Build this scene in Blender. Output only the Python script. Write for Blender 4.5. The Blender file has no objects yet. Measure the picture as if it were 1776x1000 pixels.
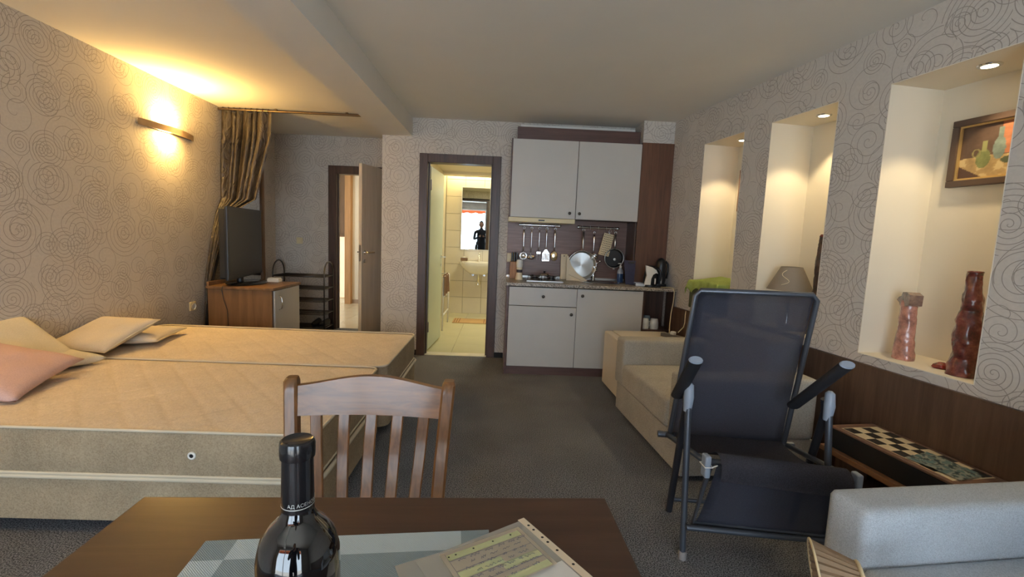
import bpy, bmesh, math, random
from mathutils import Vector, Matrix, noise
C = bpy.context.scene.collection
S = bpy.context.scene
PI = math.pi
R = math.radians
random.seed(7)

# ------------------------------------------------------------------ camera
cam_d = bpy.data.cameras.new('camera')
cam_d.sensor_width = 36.0
cam_d.lens = 812.0 / 1776 * 36
cam_d.clip_start = 0.02
cam = bpy.data.objects.new('camera', cam_d)
C.objects.link(cam)
yaw, pitch, roll = R(1.463), R(6.342), R(2.404)
fw = Vector((math.sin(yaw) * math.cos(pitch), math.cos(yaw) * math.cos(pitch), -math.sin(pitch)))
rt = Vector((math.cos(yaw), -math.sin(yaw), 0))
up = rt.cross(fw)
r2 = rt * math.cos(roll) + up * math.sin(roll)
u2 = up * math.cos(roll) - rt * math.sin(roll)
m = Matrix((r2, u2, -fw)).transposed().to_4x4()
m.translation = Vector((0, 0, 1.3))
cam.matrix_world = m
S.camera = cam

# ------------------------------------------------------------------ world, daylight, exposure
S.view_settings.view_transform = 'Standard'
S.view_settings.look = 'None'
S.view_settings.gamma = 1.0
S.view_settings.use_curve_mapping = False
S.view_settings.exposure = 0.88
W = bpy.data.worlds.new('sky')
S.world = W
W.use_nodes = True
bg = W.node_tree.nodes['Background']
bg.inputs[0].default_value = (0.70, 0.85, 1.0, 1)
bg.inputs[1].default_value = 5.6
S.cycles.diffuse_bounces = 8
S.cycles.max_bounces = 12


def area_light(name, loc, target, sx, sy, power, color, portal=False):
    d = bpy.data.lights.new(name, 'AREA')
    d.shape = 'RECTANGLE'
    d.size, d.size_y = sx, sy
    d.energy = power
    d.color = color
    if portal:
        d.cycles.is_portal = True
    o = bpy.data.objects.new(name, d)
    C.objects.link(o)
    o.location = loc
    o.rotation_euler = (Vector(target) - Vector(loc)).to_track_quat('-Z', 'Y').to_euler()
    return o


sun_d = bpy.data.lights.new('sun', 'SUN')
sun_d.energy = 9
sun_d.color = (1, .97, .93)
sun_d.angle = R(1)
sun = bpy.data.objects.new('sun', sun_d)
C.objects.link(sun)
sun.rotation_euler = Vector((-.45, .12, -.85)).to_track_quat('-Z', 'Y').to_euler()
WIN_Y = -1.9
area_light('window_portal', (-0.35, WIN_Y - 0.12, 1.15), (-0.35, 0, 1.15), 3.3, 2.25, 1, (1, 1, 1), True)


# ------------------------------------------------------------------ materials
def new_mat(name):
    mt = bpy.data.materials.new(name)
    mt.use_nodes = True
    nt = mt.node_tree
    nt.nodes.clear()
    out = nt.nodes.new('ShaderNodeOutputMaterial')
    p = nt.nodes.new('ShaderNodeBsdfPrincipled')
    nt.links.new(p.outputs[0], out.inputs[0])
    return mt, nt, p, out


def sr(r, g, b):
    def f(c):
        c /= 255.0
        return c / 12.92 if c <= .04045 else ((c + .055) / 1.055) ** 2.4
    return (f(r), f(g), f(b), 1)


def node(nt, kind, **kw):
    n = nt.nodes.new(kind)
    for k, v in kw.items():
        setattr(n, k, v)
    return n


def ramp(nt, stops):
    n = nt.nodes.new('ShaderNodeValToRGB')
    e = n.color_ramp.elements
    e[0].position, e[0].color = stops[0]
    e[1].position, e[1].color = stops[-1]
    for p, c in stops[1:-1]:
        x = e.new(p)
        x.color = c
    return n


def mt_plain(name, col, rough=.5, metal=0., bump=0., bscale=80., var=0.06, vscale=6., coat=0., emit=None, estr=0.):
    """plain surface with slight procedural colour variation and optional fine bump"""
    mt, nt, p, out = new_mat(name)
    tc = node(nt, 'ShaderNodeTexCoord')
    nz = node(nt, 'ShaderNodeTexNoise')
    nz.inputs['Scale'].default_value = vscale
    nz.inputs['Detail'].default_value = 3
    nt.links.new(tc.outputs['Object'], nz.inputs['Vector'])
    rp = ramp(nt, [(.3, tuple(c * (1 - var) for c in col[:3]) + (1,)), (.7, tuple(min(1, c * (1 + var)) for c in col[:3]) + (1,))])
    nt.links.new(nz.outputs['Fac'], rp.inputs[0])
    nt.links.new(rp.outputs[0], p.inputs['Base Color'])
    p.inputs['Roughness'].default_value = rough
    p.inputs['Metallic'].default_value = metal
    p.inputs['Coat Weight'].default_value = coat
    if emit:
        p.inputs['Emission Color'].default_value = emit
        p.inputs['Emission Strength'].default_value = estr
    if bump:
        n2 = node(nt, 'ShaderNodeTexNoise')
        n2.inputs['Scale'].default_value = bscale
        n2.inputs['Detail'].default_value = 4
        nt.links.new(tc.outputs['Object'], n2.inputs['Vector'])
        b = node(nt, 'ShaderNodeBump')
        b.inputs['Strength'].default_value = bump
        b.inputs['Distance'].default_value = .004
        nt.links.new(n2.outputs['Fac'], b.inputs['Height'])
        nt.links.new(b.outputs[0], p.inputs['Normal'])
    return mt


def mt_wood(name, c1, c2, rough=.4, axis='Z', scale=3., coat=0., stretch=14., spec=.5):
    mt, nt, p, out = new_mat(name)
    tc = node(nt, 'ShaderNodeTexCoord')
    mp = node(nt, 'ShaderNodeMapping')
    sc = [stretch * scale] * 3
    sc['XYZ'.index(axis)] = scale
    mp.inputs['Scale'].default_value = sc
    nt.links.new(tc.outputs['Object'], mp.inputs[0])
    nz = node(nt, 'ShaderNodeTexNoise')
    nz.inputs['Scale'].default_value = 1.
    nz.inputs['Detail'].default_value = 5
    nz.inputs['Roughness'].default_value = .6
    nz.inputs['Distortion'].default_value = .6
    nt.links.new(mp.outputs[0], nz.inputs['Vector'])
    rp = ramp(nt, [(.28, c1), (.5, tuple((a + b) / 2 for a, b in zip(c1, c2))), (.72, c2)])
    nt.links.new(nz.outputs['Fac'], rp.inputs[0])
    nt.links.new(rp.outputs[0], p.inputs['Base Color'])
    p.inputs['Roughness'].default_value = rough
    p.inputs['Coat Weight'].default_value = coat
    p.inputs['Coat Roughness'].default_value = .12
    p.inputs['Specular IOR Level'].default_value = spec
    b = node(nt, 'ShaderNodeBump')
    b.inputs['Strength'].default_value = .12
    b.inputs['Distance'].default_value = .002
    nt.links.new(nz.outputs['Fac'], b.inputs['Height'])
    nt.links.new(b.outputs[0], p.inputs['Normal'])
    return mt


def mt_weave(name, c1, c2, scale=350., rough=.95, bump=.5, blotch=.12):
    mt, nt, p, out = new_mat(name)
    tc = node(nt, 'ShaderNodeTexCoord')
    v = node(nt, 'ShaderNodeTexVoronoi')
    v.inputs['Scale'].default_value = scale
    nt.links.new(tc.outputs['Object'], v.inputs['Vector'])
    nz = node(nt, 'ShaderNodeTexNoise')
    nz.inputs['Scale'].default_value = 5
    nz.inputs['Detail'].default_value = 4
    nt.links.new(tc.outputs['Object'], nz.inputs['Vector'])
    rp = ramp(nt, [(.1, c1), (.8, c2)])
    nt.links.new(v.outputs['Color'], rp.inputs[0])
    r3 = ramp(nt, [(.3, (1 - blotch,) * 3 + (1,)), (.7, (1 + blotch,) * 3 + (1,))])
    nt.links.new(nz.outputs['Fac'], r3.inputs[0])
    mx = node(nt, 'ShaderNodeMix', data_type='RGBA', blend_type='MULTIPLY')
    mx.inputs[0].default_value = 1
    nt.links.new(rp.outputs[0], mx.inputs[6])
    nt.links.new(r3.outputs[0], mx.inputs[7])
    nt.links.new(mx.outputs[2], p.inputs['Base Color'])
    p.inputs['Roughness'].default_value = rough
    p.inputs['Specular IOR Level'].default_value = .2
    b = node(nt, 'ShaderNodeBump')
    b.inputs['Strength'].default_value = bump
    b.inputs['Distance'].default_value = .002
    nt.links.new(v.outputs['Distance'], b.inputs['Height'])
    nt.links.new(b.outputs[0], p.inputs['Normal'])
    return mt


def mt_wallpaper(name, base, line, strength=.75):
    """printed spirals: three scattered layers of spirals, drawn in wall metres (UV)"""
    mt, nt, p, out = new_mat(name)
    L = nt.links
    uv = node(nt, 'ShaderNodeUVMap', uv_map='UVMap')

    def mth(op, a, b=None, c=None):
        n = node(nt, 'ShaderNodeMath', operation=op)
        for i, x in enumerate((a, b, c)):
            if x is None:
                continue
            if isinstance(x, (int, float)):
                n.inputs[i].default_value = x
            else:
                L.new(x, n.inputs[i])
        return n.outputs[0]

    def vec(op, a, b):
        n = node(nt, 'ShaderNodeVectorMath', operation=op)
        for i, x in enumerate((a, b)):
            if isinstance(x, tuple):
                n.inputs[i].default_value = x
            else:
                L.new(x, n.inputs[i])
        return n

    total = None
    # cell size, ring spacing (m), line width (m), clip radius (m), offset
    for cell, sp, lw, rad, off in ((.300, .0310, .0040, .180, (.3, .1, 0)), (.200, .0270, .0037, .100, (7.4, 3.3, 0)), (.29, .080, .0037, .20, (3.9, 8.1, 0))):
        a = vec('ADD', uv.outputs[0], off)
        s = vec('SCALE', a.outputs[0], (0, 0, 0))
        s.inputs['Scale'].default_value = 1 / cell
        vo = node(nt, 'ShaderNodeTexVoronoi', voronoi_dimensions='2D', feature='F1')
        vo.inputs['Scale'].default_value = 1
        vo.inputs['Randomness'].default_value = .62
        L.new(s.outputs[0], vo.inputs['Vector'])
        d = vec('SUBTRACT', s.outputs[0], vo.outputs['Position'])
        sep = node(nt, 'ShaderNodeSeparateXYZ')
        L.new(d.outputs[0], sep.inputs[0])
        r = mth('MULTIPLY', vo.outputs['Distance'], cell)
        ang = mth('DIVIDE', mth('ARCTAN2', sep.outputs[1], sep.outputs[0]), 2 * PI)
        col = node(nt, 'ShaderNodeSeparateColor')
        L.new(vo.outputs['Color'], col.inputs[0])
        sgn = mth('SUBTRACT', mth('MULTIPLY', mth('GREATER_THAN', col.outputs[0], .5), 2), 1)
        sp_r = mth('MULTIPLY', mth('ADD', mth('MULTIPLY', col.outputs[1], .7), .65), sp)
        # rings a little wider apart towards the outside
        t = mth('DIVIDE', r, sp_r)
        t = mth('ADD', mth('ADD', t, mth('MULTIPLY', ang, sgn)), col.outputs[2])
        f = mth('ABSOLUTE', mth('SUBTRACT', mth('FRACT', t), .5))
        dist = mth('MULTIPLY', f, sp_r)
        ln = mth('SUBTRACT', 1, mth('SMOOTHSTEP', dist, lw * .35, lw) if False else mth('MINIMUM', mth('DIVIDE', dist, lw * .62), 1))
        clip = mth('LESS_THAN', r, mth('MULTIPLY', mth('ADD', mth('MULTIPLY', col.outputs[2], .5), .55), rad))
        ln = mth('MULTIPLY', ln, clip)
        total = ln if total is None else mth('MAXIMUM', total, ln)
    # faint plaster variation of the ground
    nz = node(nt, 'ShaderNodeTexNoise')
    nz.inputs['Scale'].default_value = 60
    nz.inputs['Detail'].default_value = 4
    L.new(uv.outputs[0], nz.inputs['Vector'])
    rp = ramp(nt, [(.3, tuple(c * .95 for c in base[:3]) + (1,)), (.7, tuple(c * 1.04 for c in base[:3]) + (1,))])
    L.new(nz.outputs['Fac'], rp.inputs[0])
    mx = node(nt, 'ShaderNodeMix', data_type='RGBA')
    L.new(mth('MULTIPLY', total, strength), mx.inputs[0])
    L.new(rp.outputs[0], mx.inputs[6])
    mx.inputs[7].default_value = line
    L.new(mx.outputs[2], p.inputs['Base Color'])
    p.inputs['Roughness'].default_value = .6
    p.inputs['Specular IOR Level'].default_value = .3
    b = node(nt, 'ShaderNodeBump')
    b.inputs['Strength'].default_value = .25
    b.inputs['Distance'].default_value = .001
    L.new(total, b.inputs['Height'])
    L.new(b.outputs[0], p.inputs['Normal'])
    return mt


def mt_vcol(name, rough=.6, attr='Col'):
    mt, nt, p, out = new_mat(name)
    a = node(nt, 'ShaderNodeAttribute', attribute_name=attr)
    nt.links.new(a.outputs['Color'], p.inputs['Base Color'])
    p.inputs['Roughness'].default_value = rough
    return mt


def mt_glass(name, tint=(1, 1, 1, 1), gl=.08):
    mt, nt, p, out = new_mat(name)
    nt.nodes.remove(p)
    t = node(nt, 'ShaderNodeBsdfTransparent')
    t.inputs[0].default_value = tint
    g = node(nt, 'ShaderNodeBsdfGlossy')
    g.inputs['Roughness'].default_value = .02
    mx = node(nt, 'ShaderNodeMixShader')
    mx.inputs[0].default_value = gl
    nt.links.new(t.outputs[0], mx.inputs[1])
    nt.links.new(g.outputs[0], mx.inputs[2])
    nt.links.new(mx.outputs[0], out.inputs[0])
    return mt


def mt_emit(name, col, s):
    mt, nt, p, out = new_mat(name)
    p.inputs['Base Color'].default_value = (.8, .8, .8, 1)
    p.inputs['Emission Color'].default_value = col
    p.inputs['Emission Strength'].default_value = s
    return mt


def mt_granite():
    mt, nt, p, out = new_mat('granite_worktop')
    tc = node(nt, 'ShaderNodeTexCoord')
    v = node(nt, 'ShaderNodeTexVoronoi')
    v.inputs['Scale'].default_value = 130
    nt.links.new(tc.outputs['Object'], v.inputs['Vector'])
    sp = node(nt, 'ShaderNodeSeparateColor')
    nt.links.new(v.outputs['Color'], sp.inputs[0])
    rp = ramp(nt, [(0, sr(70, 62, 56)), (.35, sr(150, 140, 128)), (.7, sr(190, 180, 165)), (1, sr(120, 110, 100))])
    nt.links.new(sp.outputs[0], rp.inputs[0])
    nt.links.new(rp.outputs[0], p.inputs['Base Color'])
    p.inputs['Roughness'].default_value = .35
    return mt


def mt_carpet():
    mt, nt, p, out = new_mat('grey_carpet')
    tc = node(nt, 'ShaderNodeTexCoord')
    n1 = node(nt, 'ShaderNodeTexNoise')
    n1.inputs['Scale'].default_value = 190
    n1.inputs['Detail'].default_value = 3
    n2 = node(nt, 'ShaderNodeTexNoise')
    n2.inputs['Scale'].default_value = 3
    n2.inputs['Detail'].default_value = 6
    for n in (n1, n2):
        nt.links.new(tc.outputs['Object'], n.inputs['Vector'])
    rp = ramp(nt, [(.40, sr(62, 64, 67)), (.60, sr(140, 142, 146))])
    nt.links.new(n1.outputs['Fac'], rp.inputs[0])
    r3 = ramp(nt, [(.3, (.85, .85, .85, 1)), (.7, (1.1, 1.1, 1.1, 1))])
    nt.links.new(n2.outputs['Fac'], r3.inputs[0])
    mx = node(nt, 'ShaderNodeMix', data_type='RGBA', blend_type='MULTIPLY')
    mx.inputs[0].default_value = 1
    nt.links.new(rp.outputs[0], mx.inputs[6])
    nt.links.new(r3.outputs[0], mx.inputs[7])
    nt.links.new(mx.outputs[2], p.inputs['Base Color'])
    p.inputs['Roughness'].default_value = 1
    p.inputs['Specular IOR Level'].default_value = .1
    b = node(nt, 'ShaderNodeBump')
    b.inputs['Strength'].default_value = .7
    b.inputs['Distance'].default_value = .006
    nt.links.new(n1.outputs['Fac'], b.inputs['Height'])
    nt.links.new(b.outputs[0], p.inputs['Normal'])
    return mt


def mt_satin():
    mt, nt, p, out = new_mat('taupe_satin')
    tc = node(nt, 'ShaderNodeTexCoord')
    mp = node(nt, 'ShaderNodeMapping')
    mp.inputs['Scale'].default_value = (18, 18, 9)
    nt.links.new(tc.outputs['Object'], mp.inputs[0])
    n1 = node(nt, 'ShaderNodeTexNoise')
    n1.inputs['Scale'].default_value = 1
    n1.inputs['Detail'].default_value = 4
    n1.inputs['Distortion'].default_value = 1.2
    nt.links.new(mp.outputs[0], n1.inputs['Vector'])
    rp = ramp(nt, [(.3, sr(38, 33, 27)), (.7, sr(70, 61, 50))])
    nt.links.new(n1.outputs['Fac'], rp.inputs[0])
    nt.links.new(rp.outputs[0], p.inputs['Base Color'])
    p.inputs['Roughness'].default_value = .42
    p.inputs['Metallic'].default_value = .1
    b = node(nt, 'ShaderNodeBump')
    b.inputs['Strength'].default_value = .9
    b.inputs['Distance'].default_value = .02
    nt.links.new(n1.outputs['Fac'], b.inputs['Height'])
    nt.links.new(b.outputs[0], p.inputs['Normal'])
    return mt


WP = mt_wallpaper('spiral_wallpaper', sr(200, 193, 184), sr(108, 96, 86), .78)
WP_HALL = WP
CEIL = mt_plain('ceiling_paint', sr(226, 222, 214), .9, bump=.05, bscale=40, var=.02, vscale=2)
CREAM = mt_plain('niche_paint', sr(226, 218, 200), .85, var=.02, vscale=3)
CARPET = mt_carpet()
DARKW = mt_wood('dark_walnut_veneer', sr(66, 46, 38), sr(92, 66, 54), .42, 'Z', 2.2)
WENGE = mt_wood('dark_frame_wood', sr(62, 44, 37), sr(88, 64, 54), .4, 'Z', 3)
WAINS = mt_wood('wainscot_veneer', sr(72, 54, 44), sr(104, 80, 64), .45, 'Z', 2)
KSIDE = mt_wood('kitchen_walnut', sr(84, 54, 38), sr(112, 74, 52), .42, 'Z', 2.2)
KPLUM = mt_wood('kitchen_plum_board', sr(82, 58, 52), sr(104, 76, 68), .4, 'X', 2)
SPLASH = mt_wood('backsplash_laminate', sr(98, 68, 58), sr(130, 98, 86), .35, 'X', 3, stretch=22)
STANDW = mt_wood('cherry_veneer', sr(104, 76, 50), sr(134, 100, 68), .42, 'Z', 1.6)
TABLEW = mt_wood('table_top_walnut', sr(60, 39, 28), sr(80, 54, 39), .40, 'X', 2.4, coat=.2)
CHAIRW = mt_wood('lacquered_chair_beech', sr(92, 58, 26), sr(142, 94, 48), .34, 'Z', 4, coat=.22)
RAILW = mt_wood('lacquered_chair_rail', sr(98, 62, 28), sr(150, 98, 50), .32, 'X', 4, coat=.3)
LAMI = mt_plain('grey_laminate', sr(190, 187, 182), .4, var=.015)
DOORW = mt_wood('grey_oak_door', sr(186, 178, 166), sr(206, 198, 186), .5, 'Z', 1.5)
BDOOR = mt_plain('pale_green_door', sr(190, 200, 178), .35, var=.02)
TILE = mt_plain('bathroom_tile', sr(214, 204, 176), .22, var=.03, vscale=3)
GROUT = mt_plain('tile_grout', sr(170, 160, 138), .8)
CHROME = mt_plain('chrome', (.78, .78, .78, 1), .14, 1.0, var=.02)
STEEL = mt_plain('brushed_steel', (.62, .61, .59, 1), .3, 1.0, var=.05)
DSTEEL = mt_plain('dark_metal_rod', sr(96, 92, 88), .35, .9, var=.05)
BRONZE = mt_plain('bronze_rod', sr(120, 102, 82), .35, .9)
BLACK = mt_plain('black_plastic', sr(26, 26, 28), .35)
BLACKM = mt_plain('black_matt', sr(20, 20, 21), .7)
SCREEN = mt_plain('tv_screen', sr(46, 44, 45), .42)
WHITE = mt_plain('white_plastic', sr(222, 220, 214), .4)
CERAM = mt_plain('white_ceramic', sr(232, 230, 222), .12, coat=.5)
IVORY = mt_plain('ivory_plastic', sr(214, 200, 160), .4)
FRIDGE = mt_plain('cream_enamel', sr(206, 194, 172), .35, var=.02)
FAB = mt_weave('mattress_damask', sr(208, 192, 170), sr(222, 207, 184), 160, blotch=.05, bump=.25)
FABS = mt_weave('mattress_border_shaded', sr(148, 132, 108), sr(168, 152, 126), 200, blotch=.14, bump=.35)  # bed sides: their lack of daylight is put into this darker tone
PIPE = mt_plain('piping', sr(206, 194, 170), .8)
SOFAF = mt_weave('sofa_weave', sr(150, 145, 136), sr(186, 181, 170), 420, bump=.8, blotch=.08)
SOFAB = mt_weave('sofa_weave_daylit', sr(164, 170, 176), sr(192, 199, 205), 480, bump=.6, blotch=.04)  # copy of the sofa weave with bluish window light put into its colour
PILB = mt_weave('beige_cotton', sr(204, 192, 172), sr(218, 206, 186), 500, blotch=.04, bump=.2)
PILP = mt_weave('pink_cotton', sr(196, 164, 156), sr(212, 180, 172), 500, blotch=.05, bump=.2)
PILC = mt_weave('cream_cotton', sr(204, 196, 176), sr(218, 210, 190), 500, blotch=.05, bump=.2)
SLING2 = mt_weave('sling_band', sr(66, 65, 72), sr(88, 87, 96), 600, bump=.3, blotch=.05)
TUBE = mt_plain('grey_powder_coat', sr(92, 96, 104), .35, .6)
JOINT = mt_plain('blue_grey_plastic', sr(142, 152, 166), .4)
GREEN = mt_weave('lime_cloth', sr(176, 196, 104), sr(204, 218, 136), 300, blotch=.12, bump=.3)
SATIN = mt_satin()
GRANITE = mt_granite()
BULB = mt_emit('lamp_disc', (1, .86, .6, 1), 8)
GLASS = mt_glass('clear_glass')


def mt_sling():
    mt, nt, p, out = new_mat('navy_mesh_sling')
    tc = node(nt, 'ShaderNodeTexCoord')
    w = node(nt, 'ShaderNodeTexVoronoi')
    w.inputs['Scale'].default_value = 500
    nt.links.new(tc.outputs['Object'], w.inputs['Vector'])
    rp = ramp(nt, [(0, sr(62, 64, 78)), (1, sr(84, 86, 102))])
    nt.links.new(w.outputs['Distance'], rp.inputs[0])
    nt.links.new(rp.outputs[0], p.inputs['Base Color'])
    p.inputs['Roughness'].default_value = .75
    t = node(nt, 'ShaderNodeBsdfTransparent')
    mx = node(nt, 'ShaderNodeMixShader')
    mx.inputs[0].default_value = .10
    nt.links.new(p.outputs[0], mx.inputs[1])
    nt.links.new(t.outputs[0], mx.inputs[2])
    nt.links.new(mx.outputs[0], out.inputs[0])
    return mt


SLING = mt_sling()


# ------------------------------------------------------------------ geometry helpers
def wall_uv(me):
    uvl = me.uv_layers.new(name='UVMap')
    for poly in me.polygons:
        n = poly.normal
        if abs(n.z) > .7:
            tg, bt = Vector((1, 0, 0)), Vector((0, 1, 0))
        else:
            tg = Vector((-n.y, n.x, 0)).normalized()
            bt = Vector((0, 0, 1))
        for li in poly.loop_indices:
            co = me.vertices[me.loops[li].vertex_index].co
            uvl.data[li].uv = (co.dot(tg), co.dot(bt))


def obj(name, bm, mat, parent=None, loc=None, rz=0., smooth=False, uv=False, auto=None):
    me = bpy.data.meshes.new(name)
    bmesh.ops.recalc_face_normals(bm, faces=bm.faces)
    bm.to_mesh(me)
    bm.free()
    for mm in (mat if isinstance(mat, (list, tuple)) else [mat]):
        me.materials.append(mm)
    if smooth:
        me.polygons.foreach_set('use_smooth', [True] * len(me.polygons))
        if auto:
            me.set_sharp_from_angle(angle=R(auto))
    if uv:
        wall_uv(me)
    o = bpy.data.objects.new(name, me)
    C.objects.link(o)
    if parent:
        o.parent = parent
    if loc is not None:
        o.location = loc
    o.rotation_euler = (0, 0, rz)
    return o


def tag(o, label=None, cat=None, group=None, kind=None):
    if label:
        o['label'] = label
    if cat:
        o['category'] = cat
    if group:
        o['group'] = group
    if kind:
        o['kind'] = kind
    return o


def thing(name, label, cat, loc=(0, 0, 0), rz=0., group=None):
    o = bpy.data.objects.new(name, None)
    C.objects.link(o)
    o.empty_display_size = .05
    o.location = loc
    o.rotation_euler = (0, 0, rz)
    return tag(o, label, cat, group)


def struct(name, bm, mat, parent=None, **kw):
    o = obj(name, bm, mat, parent, **kw)
    o['kind'] = 'structure'
    return o


def B():
    return bmesh.new()


def box(bm, x0, x1, y0, y1, z0, z1, bev=0., seg=2, mat=0, M=None):
    vs = [bm.verts.new((x, y, z)) for x in (x0, x1) for y in (y0, y1) for z in (z0, z1)]
    idx = [(0, 1, 3, 2), (4, 6, 7, 5), (0, 4, 5, 1), (2, 3, 7, 6), (0, 2, 6, 4), (1, 5, 7, 3)]
    fs = [bm.faces.new([vs[i] for i in f]) for f in idx]
    for f in fs:
        f.material_index = mat
    if M is not None:
        bmesh.ops.transform(bm, matrix=M, verts=vs)
    if bev > 0:
        es = list({e for f in fs for e in f.edges})
        r = bmesh.ops.bevel(bm, geom=es, offset=bev, segments=seg, affect='EDGES', profile=.6)
        for f in r['faces']:
            f.material_index = mat
    return vs


def prism(bm, pts, axis, a, b, mat=0):
    """extrude 2D outline pts along axis from a to b; axis 'z': pts=(x,y); 'y': (x,z); 'x': (y,z)"""
    def mk(p, t):
        return {'z': (p[0], p[1], t), 'y': (p[0], t, p[1]), 'x': (t, p[0], p[1])}[axis]
    v0 = [bm.verts.new(mk(p, a)) for p in pts]
    v1 = [bm.verts.new(mk(p, b)) for p in pts]
    fs = [bm.faces.new(v0), bm.faces.new(v1[::-1])]
    n = len(pts)
    for i in range(n):
        fs.append(bm.faces.new((v0[i], v0[(i + 1) % n], v1[(i + 1) % n], v1[i])))
    for f in fs:
        f.material_index = mat
    return v0 + v1


def tube(bm, path, r, n=10, caps=True, closed=False, mat=0):
    P = [Vector(p) for p in path]
    rs = r if isinstance(r, (list, tuple)) else [r] * len(P)
    rings = []
    prev = None
    for i, p in enumerate(P):
        if closed:
            t = (P[(i + 1) % len(P)] - P[i - 1]).normalized()
        else:
            t = (P[min(i + 1, len(P) - 1)] - P[max(i - 1, 0)]).normalized()
        if prev is None:
            a = t.orthogonal().normalized()
        else:
            a = (prev - t * prev.dot(t)).normalized()
        prev = a
        b = t.cross(a)
        rings.append([bm.verts.new(p + (a * math.cos(2 * PI * k / n) + b * math.sin(2 * PI * k / n)) * rs[i]) for k in range(n)])
    m_ = len(rings)
    for i in range(m_ if closed else m_ - 1):
        A, D = rings[i], rings[(i + 1) % m_]
        for k in range(n):
            f = bm.faces.new((A[k], A[(k + 1) % n], D[(k + 1) % n], D[k]))
            f.material_index = mat
    if caps and not closed:
        bm.faces.new(rings[0][::-1]).material_index = mat
        bm.faces.new(rings[-1]).material_index = mat


def lathe(bm, prof, n=24, c=(0, 0, 0), M=None, mat=0, cap=True):
    rings = []
    allv = []
    for r, z in prof:
        if r < 1e-5:
            v = bm.verts.new((c[0], c[1], c[2] + z))
            rings.append([v])
            allv.append(v)
        else:
            rg = [bm.verts.new((c[0] + r * math.cos(2 * PI * k / n), c[1] + r * math.sin(2 * PI * k / n), c[2] + z)) for k in range(n)]
            rings.append(rg)
            allv += rg
    for A, D in zip(rings, rings[1:]):
        for k in range(n):
            k2 = (k + 1) % n
            vs = []
            for q in ((A, k), (A, k2), (D, k2), (D, k)):
                v = q[0][0] if len(q[0]) == 1 else q[0][q[1]]
                if v not in vs:
                    vs.append(v)
            if len(vs) > 2:
                bm.faces.new(vs).material_index = mat
    if cap:
        for rg, fl in ((rings[0], True), (rings[-1], False)):
            if len(rg) > 2:
                bm.faces.new(rg[::-1] if fl else rg).material_index = mat
    if M is not None:
        bmesh.ops.transform(bm, matrix=M, verts=allv)
    return allv


def grid(bm, nu, nv, fn, mat=0, wrap=False):
    vs = [[bm.verts.new(fn(i / (nu if wrap else nu - 1), j / (nv - 1))) for j in range(nv)] for i in range(nu)]
    for i in range(nu if wrap else nu - 1):
        for j in range(nv - 1):
            bm.faces.new((vs[i][j], vs[(i + 1) % nu][j], vs[(i + 1) % nu][j + 1], vs[i][j + 1])).material_index = mat
    return vs


def arc(c, r, a0, a1, n, plane='xz'):
    out = []
    for i in range(n + 1):
        a = a0 + (a1 - a0) * i / n
        u, v = r * math.cos(a), r * math.sin(a)
        out.append({'xz': (c[0] + u, c[1], c[2] + v), 'yz': (c[0], c[1] + u, c[2] + v), 'xy': (c[0] + u, c[1] + v, c[2])}[plane])
    return out


def copy_tree(o, parent=None):
    c = o.copy()
    C.objects.link(c)
    if parent:
        c.parent = parent
    for ch in list(o.children):
        copy_tree(ch, c)
    return c


# ------------------------------------------------------------------ setting
H = 2.455
BK = 4.93          # back wall of the main room
HB = 6.10          # back wall of the hall


def lx(y):         # left wall runs a touch out of square
    return -2.701 - .0327 * y


bm = B(); box(bm, -3.2, 2.9, WIN_Y - .12, BK + .06, -.1, 0); struct('floor', bm, CARPET)
bm = B(); box(bm, -3.2, -.95, BK + .06, HB + .05, -.1, 0); struct('floor', bm, CARPET)
bm = B(); box(bm, -3.4, 2.9, WIN_Y - .12, 9.6, H, H + .12); struct('ceiling', bm, CEIL)
bm = B(); box(bm, -1.255, -.952, WIN_Y, BK + .0, 2.27, H + .01); struct('trim_1', bm, CEIL)
bm = B(); prism(bm, [(lx(WIN_Y), WIN_Y), (lx(HB), HB), (lx(HB) - .12, HB), (lx(WIN_Y) - .12, WIN_Y)], 'z', 0, H)
struct('wall_left', bm, WP, uv=True)
bm = B()
box(bm, -1.255, -.87, BK, BK + .10, 0, H)
box(bm, -.87, -.04, BK, BK + .10, 2.08, H)
box(bm, -.04, 1.9, BK, BK + .10, 0, H)
struct('wall_back', bm, WP, uv=True)
bm = B()
box(bm, -1.255, -1.155, BK + .10, HB, 0, H)
struct('wall_pier', bm, WP, uv=True)
bm = B()
box(bm, -3.1, -2.19, HB, HB + .10, 0, H)
box(bm, -2.19, -1.26, HB, HB + .10, 2.06, H)
box(bm, -1.26, -1.0, HB, HB + .10, 0, H)
struct('wall_hall', bm, WP_HALL, uv=True)
# column beside the kitchen
bm = B(); prism(bm, [(1.323, 4.62), (1.66, 4.62), (1.66, BK), (1.323, BK)], 'z', 2.25, H)
struct('wall_column', bm, WP, uv=True)

# right wall in its own frame: local x = into the wall, local y = away from camera, origin at the far corner
RW0 = (1.626, 4.622, 0)
RWZ = R(8.68)


def rw(s, off=0., z=0.):
    return Vector((RW0[0] + off * math.cos(RWZ) + s * math.sin(RWZ), RW0[1] + off * math.sin(RWZ) - s * math.cos(RWZ), z))


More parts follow.
